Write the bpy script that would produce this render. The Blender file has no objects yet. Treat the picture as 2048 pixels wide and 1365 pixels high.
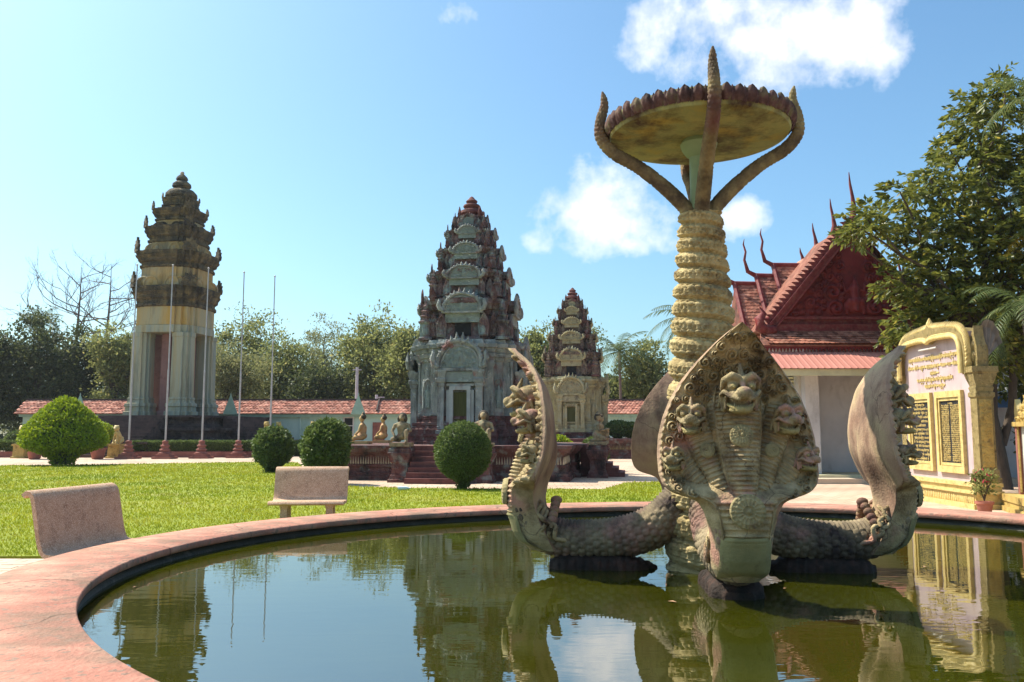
import bpy, math, random
import numpy as np
from mathutils import Vector, Matrix

# ---------------------------------------------------------------- camera, sky, sun, exposure
scene = bpy.context.scene
COL = scene.collection
F = 1680.0                       # focal length in pixels of a 2048 wide picture
PITCH = math.atan((860 - 682.5) / F)
EYE = 1.6
cam_d = bpy.data.cameras.new('camera'); cam = bpy.data.objects.new('camera', cam_d); COL.objects.link(cam)
cam_d.sensor_width = 36.0; cam_d.lens = 36.0 * F / 2048.0; cam_d.clip_start = 0.05; cam_d.clip_end = 3000.0
cam.location = (0, 0, EYE); cam.rotation_euler = (math.pi / 2 + PITCH, 0, 0)
scene.camera = cam

SUN_EL = math.radians(52.0)
SUN_AZ = math.atan2(-0.89, 0.455)          # compass direction the sun stands in: left and beyond the towers
SUN_DIR = Vector((math.sin(SUN_AZ) * math.cos(SUN_EL), math.cos(SUN_AZ) * math.cos(SUN_EL), math.sin(SUN_EL)))
world = bpy.data.worlds.new('World'); scene.world = world; world.use_nodes = True


def build_world():
    nt = world.node_tree; N = nt.nodes; L = nt.links
    N.clear()
    def nd(t, **k):
        n = N.new(t)
        for a, b in k.items(): setattr(n, a, b)
        return n
    def mth(op, a, b=None, c=None, clamp=False):
        n = nd('ShaderNodeMath', operation=op); n.use_clamp = clamp
        for i, v in enumerate((a, b, c)):
            if v is None: continue
            if isinstance(v, (int, float)): n.inputs[i].default_value = v
            else: L.new(v, n.inputs[i])
        return n.outputs[0]
    out = nd('ShaderNodeOutputWorld'); bg = nd('ShaderNodeBackground'); bg.inputs['Strength'].default_value = 0.12
    sky = nd('ShaderNodeTexSky', sky_type='NISHITA'); sky.sun_disc = False
    sky.sun_elevation = SUN_EL; sky.sun_rotation = SUN_AZ
    sky.air_density = 1.0; sky.dust_density = 2.2; sky.ozone_density = 1.5; sky.altitude = 0
    tint = nd('ShaderNodeMixRGB', blend_type='MULTIPLY'); tint.inputs[0].default_value = 1.0
    tint.inputs[2].default_value = (0.80, 1.06, 1.10, 1)
    hsv = nd('ShaderNodeHueSaturation'); hsv.inputs['Saturation'].default_value = 1.08; L.new(sky.outputs[0], hsv.inputs['Color'])
    L.new(hsv.outputs[0], tint.inputs[1])
    tc = nd('ShaderNodeTexCoord'); sp = nd('ShaderNodeSeparateXYZ'); L.new(tc.outputs['Generated'], sp.inputs[0])
    az = mth('ARCTAN2', sp.outputs[0], sp.outputs[1]); el = mth('ARCSINE', sp.outputs[2])
    cmb = nd('ShaderNodeCombineXYZ'); L.new(az, cmb.inputs[0]); L.new(el, cmb.inputs[1])
    noi = nd('ShaderNodeTexNoise'); noi.inputs['Scale'].default_value = 13; noi.inputs['Detail'].default_value = 6
    noi.inputs['Roughness'].default_value = 0.6; L.new(cmb.outputs[0], noi.inputs['Vector'])
    big = nd('ShaderNodeTexNoise'); big.inputs['Scale'].default_value = 3.1; big.inputs['Detail'].default_value = 3
    L.new(cmb.outputs[0], big.inputs['Vector'])
    field = None
    # cumulus clouds: (azimuth, elevation, half width, half height, weight)
    def ae(px, py):
        a = (px - 1024) / F; b = -(py - 682.5) / F
        d = Vector((a, math.cos(PITCH) - b * math.sin(PITCH), math.sin(PITCH) + b * math.cos(PITCH))).normalized()
        return math.atan2(d.x, d.y), math.asin(d.z)
    for px, py, hw, hh, w in ((1300, 65, 72, 58, 1.05), (1500, 50, 170, 80, 1.1), (1650, 70, 140, 90, 1.1), (1575, 145, 110, 52, .95), (1410, 118, 85, 55, .95), (1700, 110, 80, 40, .9),
                              (1180, 420, 105, 82, 1.1), (1290, 430, 110, 70, 1.1), (1235, 475, 185, 42, .95), (1335, 470, 60, 45, .95), (1475, 440, 62, 40, 1.0),
                              (910, 26, 65, 32, .62), (2330, 240, 190, 80, 1), (-420, 300, 200, 70, 1), (2900, 500, 260, 80, 1), (1400, -420, 330, 150, .9), (400, -500, 260, 100, .8)):
        a0, e0 = ae(px, py)
        v1 = nd('ShaderNodeVectorMath', operation='MULTIPLY_ADD'); L.new(cmb.outputs[0], v1.inputs[0])
        v1.inputs[1].default_value = (F / hw * .69, F / hh * .69, 0); v1.inputs[2].default_value = (-a0 * F / hw * .69, -e0 * F / hh * .69, 0)
        v2 = nd('ShaderNodeVectorMath', operation='DOT_PRODUCT'); L.new(v1.outputs[0], v2.inputs[0]); L.new(v1.outputs[0], v2.inputs[1])
        q = mth('SUBTRACT', w, v2.outputs['Value'])
        field = q if field is None else mth('MAXIMUM', field, q)
    # scattered clouds round the rest of the sky, behind the viewer
    far = mth('MULTIPLY', mth('SUBTRACT', mth('ABSOLUTE', az), 1.1), 2.0, clamp=True)
    rest = mth('MULTIPLY', mth('SUBTRACT', big.outputs[0], .5), 5.0)
    field = mth('MAXIMUM', field, mth('SUBTRACT', rest, mth('MULTIPLY', mth('SUBTRACT', 1.0, far), 3.0)))
    n2 = mth('MULTIPLY', mth('SUBTRACT', noi.outputs[0], .5), 3.1)
    den = mth('MULTIPLY', mth('ADD', mth('SUBTRACT', field, .44), n2), 1.0, clamp=True)
    den = mth('SMOOTH_MIN', den, 0.97, .1)
    # underside of the clouds a little greyer
    shade = nd('ShaderNodeMixRGB'); shade.inputs[1].default_value = (5.0, 5.2, 6.2, 1); shade.inputs[2].default_value = (7.2, 7.2, 7.4, 1)
    L.new(mth('MULTIPLY', noi.outputs[0], 1.4, clamp=True), shade.inputs[0])
    mix = nd('ShaderNodeMixRGB'); L.new(den, mix.inputs[0]); L.new(tint.outputs[0], mix.inputs[1]); L.new(shade.outputs[0], mix.inputs[2])
    L.new(mix.outputs[0], bg.inputs[0]); L.new(bg.outputs[0], out.inputs[0])


build_world()
world.cycles.sampling_method = 'MANUAL'; world.cycles.sample_map_resolution = 256
sun_d = bpy.data.lights.new('sun', 'SUN'); sun_d.energy = 4.9; sun_d.angle = math.radians(0.53); sun_d.color = (1.0, 0.93, 0.80)
sun = bpy.data.objects.new('sun', sun_d); COL.objects.link(sun)
sun.rotation_euler = (-SUN_DIR).to_track_quat('-Z', 'Y').to_euler()
vs = scene.view_settings
vs.view_transform = 'Standard'; vs.look = 'None'; vs.exposure = 0.70; vs.gamma = 1.0; vs.use_curve_mapping = False
scene.render.engine = 'CYCLES'
scene.cycles.max_bounces = 6; scene.cycles.diffuse_bounces = 3; scene.cycles.glossy_bounces = 3
scene.cycles.transmission_bounces = 3; scene.cycles.transparent_max_bounces = 4; scene.cycles.caustics_reflective = False
scene.cycles.use_denoising = True

rng = np.random.default_rng(7)
random.seed(7)
PI = math.pi


# ---------------------------------------------------------------- helpers
def at(px, py, Y):
    """world point seen at photo pixel (px, py) at distance Y in front of the viewer (measuring aid)"""
    a = (px - 1024) / F; b = -(py - 682.5) / F
    dy = math.cos(PITCH) - b * math.sin(PITCH); dz = math.sin(PITCH) + b * math.cos(PITCH)
    t = Y / dy
    return Vector((a * t, Y, EYE + dz * t))


def gnd(px, py, z=0.0):
    a = (px - 1024) / F; b = -(py - 682.5) / F
    dy = math.cos(PITCH) - b * math.sin(PITCH); dz = math.sin(PITCH) + b * math.cos(PITCH)
    t = (z - EYE) / dz
    return Vector((a * t, dy * t, z))


def np_mesh(name, v, f, smooth=False, midx=None):
    v = np.asarray(v, dtype=np.float32); f = np.asarray(f, dtype=np.int32)
    me = bpy.data.meshes.new(name); k = f.shape[1]; n = len(f)
    me.vertices.add(len(v)); me.vertices.foreach_set('co', v.ravel())
    me.loops.add(n * k); me.loops.foreach_set('vertex_index', f.ravel())
    me.polygons.add(n); me.polygons.foreach_set('loop_start', np.arange(0, n * k, k, dtype=np.int32))
    if smooth: me.polygons.foreach_set('use_smooth', np.ones(n, dtype=bool))
    if midx is not None: me.polygons.foreach_set('material_index', np.asarray(midx, dtype=np.int32))
    me.update(calc_edges=True); me.validate()
    return me


def obj(name, me, mat, parent=None, loc=(0, 0, 0), rot=(0, 0, 0), sc=(1, 1, 1)):
    """link a mesh as one object; materials sit on the object so alike pieces can share mesh data"""
    o = bpy.data.objects.new(name, me); COL.objects.link(o)
    mats = mat if isinstance(mat, (list, tuple)) else [mat]
    while len(me.materials) < len(mats): me.materials.append(mats[len(me.materials)])
    for i, m in enumerate(mats):
        if me.materials[i] is not m:
            o.material_slots[i].link = 'OBJECT'; o.material_slots[i].material = m
    o.location = loc; o.rotation_euler = rot; o.scale = sc if hasattr(sc, '__len__') else (sc, sc, sc)
    if parent is not None: o.parent = parent
    return o


def tag(o, label=None, cat=None, group=None, kind=None):
    if label: o['label'] = label
    if cat: o['category'] = cat
    if group: o['group'] = group
    if kind: o['kind'] = kind
    return o


def thing(name, label, cat, loc=(0, 0, 0), rz=0.0, group=None):
    o = bpy.data.objects.new(name, None); COL.objects.link(o)
    o.empty_display_size = .2; o.location = loc; o.rotation_euler = (0, 0, rz)
    return tag(o, label, cat, group)


def copy_tree(o, parent=None):
    c = o.copy(); COL.objects.link(c); c.parent = parent
    for ch in list(o.children): copy_tree(ch, c)
    return c


class MB:
    """collects faces for ONE mesh"""
    def __init__(s): s.v = []; s.f = []
    def add(s, v, f):
        n = len(s.v); s.v += [tuple(p) for p in v]; s.f += [tuple(i + n for i in q) for q in f]; return s
    def box(s, c, d, rz=0.0, rx=0.0, ry=0.0, taper=1.0):
        x, y, z = d[0] / 2, d[1] / 2, d[2] / 2
        m = Matrix.Rotation(rz, 3, 'Z') @ Matrix.Rotation(ry, 3, 'Y') @ Matrix.Rotation(rx, 3, 'X')
        P = []
        for k in (-1, 1):
            t = taper if k > 0 else 1.0
            for (i, j) in ((-1, -1), (1, -1), (1, 1), (-1, 1)):
                p = m @ Vector((i * x * t, j * y * t, k * z)); P.append((p.x + c[0], p.y + c[1], p.z + c[2]))
        return s.add(P, [(3, 2, 1, 0), (4, 5, 6, 7), (0, 1, 5, 4), (1, 2, 6, 5), (2, 3, 7, 6), (3, 0, 4, 7)])
    def rings(s, rings, cap=True, closed=False):
        n = len(rings[0]); P = [p for r in rings for p in r]; Q = []
        for i in range(len(rings) - 1):
            for j in range(n):
                a = i * n + j; b = i * n + (j + 1) % n
                Q.append((a, b, b + n, a + n))
        if cap:
            Q.append(tuple(range(n))[::-1]); Q.append(tuple((len(rings) - 1) * n + j for j in range(n)))
        return s.add(P, Q)
    def loft(s, poly, prof, cap=True):
        """poly: unit plan outline; prof: list of (z, scale)"""
        return s.rings([[(x * k, y * k, z) for x, y in poly] for z, k in prof], cap)
    def lathe(s, prof, n=24, cap=True, c=(0, 0)):
        return s.rings([[(c[0] + r * math.cos(2 * PI * j / n), c[1] + r * math.sin(2 * PI * j / n), z) for j in range(n)] for r, z in prof], cap)
    def tube(s, pts, rad, n=8, cap=True):
        pts = [Vector(p) for p in pts]; R = []; up = Vector((.13, .31, .94))
        for i, p in enumerate(pts):
            t = (pts[min(i + 1, len(pts) - 1)] - pts[max(i - 1, 0)]).normalized()
            a = t.cross(up)
            if a.length < 1e-3: a = t.cross(Vector((1, 0, 0)))
            a.normalize(); b = t.cross(a); up = -b if False else up
            r = rad[i] if hasattr(rad, '__len__') else rad
            R.append([tuple(p + (a * math.cos(2 * PI * k / n) + b * math.sin(2 * PI * k / n)) * r) for k in range(n)])
        return s.rings(R, cap)
    def extrude(s, poly, y0, y1, to3=lambda x, z, y: (x, y, z)):
        """flat outline in (x, z), thickness along y"""
        n = len(poly)
        P = [to3(x, z, y0) for x, z in poly] + [to3(x, z, y1) for x, z in poly]
        Q = [tuple(range(n)), tuple(range(2 * n - 1, n - 1, -1))] + [(i, i + n, (i + 1) % n + n, (i + 1) % n) for i in range(n)]
        return s.add(P, Q)
    def ell(s, c, r, n=10, m=7):
        R = []
        for i in range(m + 1):
            t = PI * i / m; z = -math.cos(t); q = max(math.sin(t), .02)
            R.append([(c[0] + r[0] * q * math.cos(2 * PI * j / n), c[1] + r[1] * q * math.sin(2 * PI * j / n), c[2] + r[2] * z) for j in range(n)])
        return s.rings(R)
    def mesh(s, name, smooth=None):
        me = bpy.data.meshes.new(name); me.from_pydata(s.v, [], s.f); me.update()
        if smooth is not None:
            me.polygons.foreach_set('use_smooth', np.ones(len(me.polygons), dtype=bool)); me.set_sharp_from_angle(angle=math.radians(smooth))
        return me
    def build(s, name, mat, parent=None, loc=(0, 0, 0), rot=(0, 0, 0), sc=(1, 1, 1), smooth=None):
        return obj(name, s.mesh(name, smooth), mat, parent, loc, rot, sc)


def bevel(o, w=.01, seg=2):
    b = o.modifiers.new('bevel', 'BEVEL'); b.width = w; b.segments = seg; b.limit_method = 'ANGLE'; b.angle_limit = math.radians(40); return o


def spline(P, n):
    P = np.asarray(P, float); m = len(P); t = np.linspace(0, m - 1, n); i = np.clip(t.astype(int), 0, m - 2); u = (t - i)[:, None]
    p0 = P[np.clip(i - 1, 0, m - 1)]; p1 = P[i]; p2 = P[i + 1]; p3 = P[np.clip(i + 2, 0, m - 1)]
    return .5 * (2 * p1 + (p2 - p0) * u + (2 * p0 - 5 * p1 + 4 * p2 - p3) * u ** 2 + (3 * p1 - p0 - 3 * p2 + p3) * u ** 3)


def blob(name, parts, voxel, smooth_it=3):
    """one continuous figure: ellipsoids ('e', centre, radii) and tapered limbs ('c', p0, p1, r0, r1) fused into a single skin"""
    b = MB()
    for p in parts:
        if p[0] == 'e': b.ell(p[1], p[2], 14, 10)
        else:
            a, c = Vector(p[1]), Vector(p[2]); r0, r1 = p[3], p[4]; d = c - a; n = 5
            ts = [-.0] + [i / n for i in range(1, n)] + [1.0]
            pts = [a - d.normalized() * r0 * .7, a - d.normalized() * r0 * .4] + [a + d * t for t in ts] + [c + d.normalized() * r1 * .4, c + d.normalized() * r1 * .7]
            rr = [r0 * .55, r0 * .88] + [r0 + (r1 - r0) * t for t in ts] + [r1 * .88, r1 * .55]
            b.tube(pts, rr, 10)
    me = b.mesh(name); o = bpy.data.objects.new(name, me); COL.objects.link(o)
    m = o.modifiers.new('r', 'REMESH'); m.mode = 'VOXEL'; m.voxel_size = voxel; m.use_smooth_shade = True
    if smooth_it:
        k = o.modifiers.new('s', 'SMOOTH'); k.iterations = smooth_it; k.factor = .5
    dg = bpy.context.evaluated_depsgraph_get()
    out = bpy.data.meshes.new_from_object(o.evaluated_get(dg)); out.name = name
    bpy.data.objects.remove(o); bpy.data.meshes.remove(me)
    return out


def grid_faces(nu, nv, wrap=False):
    """quads of a (nv rows x nu columns) vertex grid"""
    c = nu if wrap else nu - 1
    j, i = np.meshgrid(np.arange(c), np.arange(nv - 1))
    a = i * nu + j; b = i * nu + (j + 1) % nu
    return np.stack([a, b, b + nu, a + nu], -1).reshape(-1, 4)


# ---------------------------------------------------------------- materials
def new_mat(name):
    m = bpy.data.materials.new(name); m.use_nodes = True
    return m, m.node_tree.nodes, m.node_tree.links, m.node_tree.nodes['Principled BSDF']


def col4(c): return (c[0], c[1], c[2], 1)


def surf(name, cols, scale=2.0, dark=None, dark_amt=.5, streak=0.0, dscale=1.3, rough=.88, bump=.25, bscale=40.0, carve=None, spec=.3, metallic=0.0,
         stretch=(1, 1, 1), speck=None, third=None, cracks=None, island=0.0):
    """weathered surface: noise-mixed colours in world space, optional dark stains (streaked down walls), fine or carved relief"""
    m, N, L, b = new_mat(name)
    g = N.new('ShaderNodeNewGeometry')
    mp = N.new('ShaderNodeMapping'); mp.inputs['Scale'].default_value = stretch; L.new(g.outputs['Position'], mp.inputs[0])
    n1 = N.new('ShaderNodeTexNoise'); n1.inputs['Scale'].default_value = scale; n1.inputs['Detail'].default_value = 6; n1.inputs['Roughness'].default_value = .62
    L.new(mp.outputs[0], n1.inputs['Vector'])
    r = N.new('ShaderNodeValToRGB'); L.new(n1.outputs[0], r.inputs[0]); e = r.color_ramp.elements
    k = len(cols)
    while len(e) < k: e.new(.5)
    for i, c in enumerate(cols):
        e[i].position = .33 + .34 * i / max(k - 1, 1); e[i].color = col4(c)
    c = r.outputs[0]
    if third is not None:                       # patches of another paint colour: (colour, scale, threshold)
        n3 = N.new('ShaderNodeTexNoise'); n3.inputs['Scale'].default_value = third[1]; n3.inputs['Detail'].default_value = 5
        L.new(g.outputs['Position'], n3.inputs['Vector'])
        r3 = N.new('ShaderNodeValToRGB'); r3.color_ramp.elements[0].position = third[2]; r3.color_ramp.elements[1].position = third[2] + .12
        L.new(n3.outputs[0], r3.inputs[0])
        x = N.new('ShaderNodeMixRGB'); L.new(r3.outputs[0], x.inputs[0]); L.new(c, x.inputs[1]); x.inputs[2].default_value = col4(third[0]); c = x.outputs[0]
    if dark is not None:
        mp2 = N.new('ShaderNodeMapping'); L.new(g.outputs['Position'], mp2.inputs[0])
        mp2.inputs['Scale'].default_value = (1, 1, 1.0 - .88 * streak); mp2.inputs['Location'].default_value = (7.3, 2.1, 4.4)
        n2 = N.new('ShaderNodeTexNoise'); n2.inputs['Scale'].default_value = dscale; n2.inputs['Detail'].default_value = 7; n2.inputs['Roughness'].default_value = .7
        L.new(mp2.outputs[0], n2.inputs['Vector'])
        r2 = N.new('ShaderNodeValToRGB'); r2.color_ramp.elements[0].position = .62 - .28 * dark_amt; r2.color_ramp.elements[1].position = .78 - .18 * dark_amt
        L.new(n2.outputs[0], r2.inputs[0])
        x = N.new('ShaderNodeMixRGB'); L.new(r2.outputs[0], x.inputs[0]); L.new(c, x.inputs[1]); x.inputs[2].default_value = col4(dark); c = x.outputs[0]
    if speck is not None:                       # aggregate grains: (colour, scale, amount)
        v = N.new('ShaderNodeTexVoronoi'); v.inputs['Scale'].default_value = speck[1]; L.new(g.outputs['Position'], v.inputs['Vector'])
        hs = N.new('ShaderNodeSeparateColor'); L.new(v.outputs['Color'], hs.inputs[0])
        cm = N.new('ShaderNodeMath'); cm.operation = 'LESS_THAN'; cm.inputs[1].default_value = speck[2]; L.new(hs.outputs[0], cm.inputs[0])
        x = N.new('ShaderNodeMixRGB'); L.new(cm.outputs[0], x.inputs[0]); L.new(c, x.inputs[1]); x.inputs[2].default_value = col4(speck[0]); c = x.outputs[0]
    if island > 0:                              # every tile fired a little differently
        oi = N.new('ShaderNodeObjectInfo'); ad = N.new('ShaderNodeMath'); ad.operation = 'ADD'; L.new(g.outputs['Random Per Island'], ad.inputs[0]); L.new(oi.outputs['Random'], ad.inputs[1])
        fr = N.new('ShaderNodeMath'); fr.operation = 'FRACT'; L.new(ad.outputs[0], fr.inputs[0]); rr = N.new('ShaderNodeValToRGB'); L.new(fr.outputs[0], rr.inputs[0])
        rr.color_ramp.elements[0].color = (1 - island, 1 - island * 1.05, 1 - island * 1.05, 1); rr.color_ramp.elements[1].color = (1 + island * .55, 1 + island * .75, 1 + island * .8, 1)
        x = N.new('ShaderNodeMixRGB'); x.blend_type = 'MULTIPLY'; x.inputs[0].default_value = 1; L.new(c, x.inputs[1]); L.new(rr.outputs[0], x.inputs[2]); c = x.outputs[0]
    if cracks is not None:                      # hairline cracks and joints: (cell scale, width, colour)
        nw = N.new('ShaderNodeTexNoise'); nw.inputs['Scale'].default_value = cracks[0] * 2.5; nw.inputs['Detail'].default_value = 6; L.new(g.outputs['Position'], nw.inputs['Vector'])
        va = N.new('ShaderNodeVectorMath'); va.operation = 'MULTIPLY_ADD'; L.new(nw.outputs['Color'], va.inputs[0]); va.inputs[1].default_value = (.35 / cracks[0],) * 3; L.new(g.outputs['Position'], va.inputs[2])
        vo = N.new('ShaderNodeTexVoronoi'); vo.feature = 'DISTANCE_TO_EDGE'; vo.inputs['Scale'].default_value = cracks[0]; L.new(va.outputs[0], vo.inputs['Vector'])
        cr = N.new('ShaderNodeValToRGB'); cr.color_ramp.elements[0].position = cracks[1] * .4; cr.color_ramp.elements[0].color = (.75, .75, .75, 1); cr.color_ramp.elements[1].position = cracks[1]; cr.color_ramp.elements[1].color = (0, 0, 0, 1)
        L.new(vo.outputs['Distance'], cr.inputs[0]); x = N.new('ShaderNodeMixRGB'); L.new(cr.outputs[0], x.inputs[0]); L.new(c, x.inputs[1]); x.inputs[2].default_value = col4(cracks[2]); c = x.outputs[0]
    L.new(c, b.inputs['Base Color'])
    b.inputs['Roughness'].default_value = rough; b.inputs['Specular IOR Level'].default_value = spec; b.inputs['Metallic'].default_value = metallic
    nb = N.new('ShaderNodeTexNoise'); nb.inputs['Scale'].default_value = bscale; nb.inputs['Detail'].default_value = 5; L.new(g.outputs['Position'], nb.inputs['Vector'])
    h = nb.outputs[0]
    bp = N.new('ShaderNodeBump'); bp.inputs['Strength'].default_value = bump; bp.inputs['Distance'].default_value = .02
    L.new(h, bp.inputs['Height']); last = bp.outputs[0]
    if carve is not None:                       # fine carved ornament: (cell scale, strength, rings)
        v = N.new('ShaderNodeTexVoronoi'); v.inputs['Scale'].default_value = carve[0]; L.new(g.outputs['Position'], v.inputs['Vector'])
        mm = N.new('ShaderNodeMath'); mm.operation = 'MULTIPLY'; mm.inputs[1].default_value = carve[2]; L.new(v.outputs['Distance'], mm.inputs[0])
        sn = N.new('ShaderNodeMath'); sn.operation = 'SINE'; L.new(mm.outputs[0], sn.inputs[0])
        b2 = N.new('ShaderNodeBump'); b2.inputs['Strength'].default_value = carve[1]; b2.inputs['Distance'].default_value = .03
        L.new(sn.outputs[0], b2.inputs['Height']); L.new(last, b2.inputs['Normal']); last = b2.outputs[0]
    L.new(last, b.inputs['Normal'])
    return m


def leaf_mat(name, c1, c2, c3=None, trans=.35, rough=.5):
    m, N, L, b = new_mat(name)
    g = N.new('ShaderNodeNewGeometry'); r = N.new('ShaderNodeValToRGB'); e = r.color_ramp.elements
    e[0].color = col4(c1); e[1].color = col4(c2)
    if c3 is not None: q = e.new(.93); q.color = col4(c2); e[2].position = 1.0; e[2].color = col4(c3)
    L.new(g.outputs['Random Per Island'], r.inputs[0]); L.new(r.outputs[0], b.inputs['Base Color'])
    b.inputs['Roughness'].default_value = rough; b.inputs['Specular IOR Level'].default_value = .22
    t = N.new('ShaderNodeBsdfTranslucent'); hs = N.new('ShaderNodeHueSaturation'); hs.inputs['Value'].default_value = 1.3; hs.inputs['Hue'].default_value = .485
    L.new(r.outputs[0], hs.inputs['Color']); L.new(hs.outputs[0], t.inputs[0])
    mx = N.new('ShaderNodeMixShader'); mx.inputs[0].default_value = trans
    L.new(b.outputs[0], mx.inputs[1]); L.new(t.outputs[0], mx.inputs[2]); L.new(mx.outputs[0], N['Material Output'].inputs[0])
    return m


def flat(name, c, rough=.8, metallic=0.0, spec=.3):
    return surf(name, [tuple(x * .86 for x in c), tuple(min(1, x * 1.1) for x in c)], 3.0, rough=rough, metallic=metallic, spec=spec, bump=.08)


M = {}
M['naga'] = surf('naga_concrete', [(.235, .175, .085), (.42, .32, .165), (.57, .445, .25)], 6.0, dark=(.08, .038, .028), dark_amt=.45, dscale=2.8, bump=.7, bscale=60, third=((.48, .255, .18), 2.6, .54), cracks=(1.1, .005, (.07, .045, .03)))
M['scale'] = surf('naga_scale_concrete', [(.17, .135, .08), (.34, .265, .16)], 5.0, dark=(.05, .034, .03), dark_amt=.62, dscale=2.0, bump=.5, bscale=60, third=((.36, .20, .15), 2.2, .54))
M['hood_back'] = surf('hood_back_concrete', [(.30, .17, .11), (.42, .28, .18), (.48, .36, .20)], 2.6, dark=(.075, .04, .034), dark_amt=.46, dscale=1.5, streak=.65, bump=.35, bscale=45, cracks=(.9, .004, (.10, .06, .045)))
M['skin_red'] = surf('faded_red_concrete', [(.22, .10, .075), (.34, .18, .13), (.34, .26, .13)], 7.0, dark=(.06, .03, .026), dark_amt=.45, bump=.4, bscale=80)
M['jaw'] = surf('yellow_concrete', [(.28, .22, .085), (.40, .32, .14)], 8.0, dark=(.10, .05, .035), dark_amt=.4, dscale=5, bump=.5, bscale=80)
M['head'] = surf('head_concrete', [(.24, .185, .09), (.43, .335, .175)], 8.0, dark=(.07, .04, .034), dark_amt=.44, dscale=6, bump=.7, bscale=90, third=((.48, .27, .20), 5.0, .52))
M['tooth'] = surf('tooth_concrete', [(.36, .30, .16), (.48, .41, .25)], 20.0, dark=(.12, .08, .05), dark_amt=.3, dscale=14)
M['belly'] = surf('green_plate_concrete', [(.20, .18, .08), (.30, .265, .12)], 5.0, dark=(.10, .055, .035), dark_amt=.42, dscale=4, bump=.3, bscale=60)
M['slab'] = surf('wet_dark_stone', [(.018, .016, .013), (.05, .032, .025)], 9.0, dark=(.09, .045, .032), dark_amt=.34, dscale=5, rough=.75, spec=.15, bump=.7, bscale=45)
M['coil'] = surf('coil_concrete', [(.28, .20, .085), (.43, .33, .15), (.53, .42, .21)], 6.0, dark=(.08, .05, .032), dark_amt=.42, dscale=2.6, bump=.5, bscale=60)
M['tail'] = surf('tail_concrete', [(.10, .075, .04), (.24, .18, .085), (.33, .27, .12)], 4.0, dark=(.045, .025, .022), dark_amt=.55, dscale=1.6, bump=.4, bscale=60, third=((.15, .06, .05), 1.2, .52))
M['rosette'] = surf('rosette_concrete', [(.26, .21, .10), (.44, .36, .18)], 9.0, dark=(.11, .06, .045), dark_amt=.34, dscale=6, bump=.4, bscale=80)
M['t1_lintel'] = surf('ochre_lintel', [(.48, .30, .085), (.44, .35, .19), (.35, .34, .24)], .8, stretch=(1.6, 1.6, .25), dark=(.16, .13, .08), dark_amt=.36, streak=1.0, dscale=1.6)
M['post'] = flat('green_pipe', (.22, .30, .15), rough=.6)
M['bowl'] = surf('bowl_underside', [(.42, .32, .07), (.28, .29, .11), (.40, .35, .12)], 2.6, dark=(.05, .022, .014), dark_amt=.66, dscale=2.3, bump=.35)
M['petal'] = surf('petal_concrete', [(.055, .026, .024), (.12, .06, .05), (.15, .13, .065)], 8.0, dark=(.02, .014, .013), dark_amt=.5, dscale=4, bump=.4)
M['coping'] = surf('pink_coping', [(.38, .17, .12), (.50, .225, .16), (.54, .32, .225)], 2.0, dark=(.24, .165, .115), dark_amt=.6, dscale=1.9, bump=.6, bscale=30, stretch=(1, 1.6, 1), cracks=(.55, .006, (.12, .07, .05)), spec=.15, speck=((.30, .19, .14), 26, .10))
M['basin'] = surf('algae_wall', [(.018, .02, .012), (.05, .045, .03)], 6, dark=(.16, .15, .12), dark_amt=.12, bump=.4, rough=.6)
M['pave'] = surf('pale_paving', [(.52, .40, .29), (.60, .47, .36)], .6, dark=(.36, .28, .20), dark_amt=.25, dscale=.5, bump=.2, bscale=8)
M['terrazzo'] = surf('pink_terrazzo', [(.46, .275, .17), (.56, .345, .22)], 9, speck=((.70, .51, .37), 170, .28), dark=(.28, .155, .095), dark_amt=.36, dscale=9, bump=.4, bscale=150, rough=.9, spec=.15)
M['prasat'] = surf('green_grey_stone', [(.25, .27, .255), (.37, .395, .37), (.48, .48, .44)], 2.6, dark=(.075, .062, .06), dark_amt=.40, streak=.85, dscale=2.6, carve=(7.5, .7, 26), third=((.30, .16, .145), 1.5, .57))
M['prasat_plain'] = surf('green_grey_plain', [(.30, .32, .305), (.42, .44, .415)], 2.4, dark=(.10, .085, .08), dark_amt=.34, streak=.85, dscale=2.6, third=((.28, .15, .14), 1.2, .60))
M['tymp'] = surf('turquoise_relief', [(.32, .385, .355), (.44, .50, .46)], 3.0, dark=(.12, .11, .105), dark_amt=.30, streak=.6, dscale=3, carve=(9, .8, 30))
M['maroon'] = surf('maroon_stone', [(.085, .036, .034), (.18, .075, .066), (.17, .125, .11)], 3.0, dark=(.024, .02, .02), dark_amt=.52, streak=.6, dscale=2.2, carve=(8, .5, 22), third=((.26, .275, .25), 2.4, .56))
M['tier'] = surf('weathered_tier', [(.15, .085, .08), (.25, .155, .145), (.35, .34, .31)], 3.2, dark=(.035, .03, .03), dark_amt=.48, streak=.75, dscale=2.4, carve=(8, .7, 22), third=((.32, .385, .36), 2.0, .52))
M['maroon_plain'] = surf('maroon_step', [(.115, .042, .038), (.19, .075, .064)], 1.8, dark=(.04, .026, .025), dark_amt=.42, dscale=2.0)
M['yellow_prasat'] = surf('ochre_stone', [(.34, .29, .15), (.46, .40, .22), (.42, .41, .28)], 2.4, dark=(.10, .075, .06), dark_amt=.38, streak=.8, dscale=2.2, carve=(6.5, .6, 24))
M['yellow_tymp'] = surf('ochre_relief', [(.38, .335, .19), (.48, .43, .27)], 3.0, dark=(.13, .10, .075), dark_amt=.33, dscale=3, carve=(9, .6, 28))
M['frieze'] = surf('pale_frieze', [(.46, .36, .26), (.56, .48, .36)], 3.0, dark=(.16, .06, .05), dark_amt=.3)
M['wood_green'] = surf('green_door', [(.05, .055, .016), (.09, .09, .03)], 3.0, stretch=(12, 12, .6), bump=.4)
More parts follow.
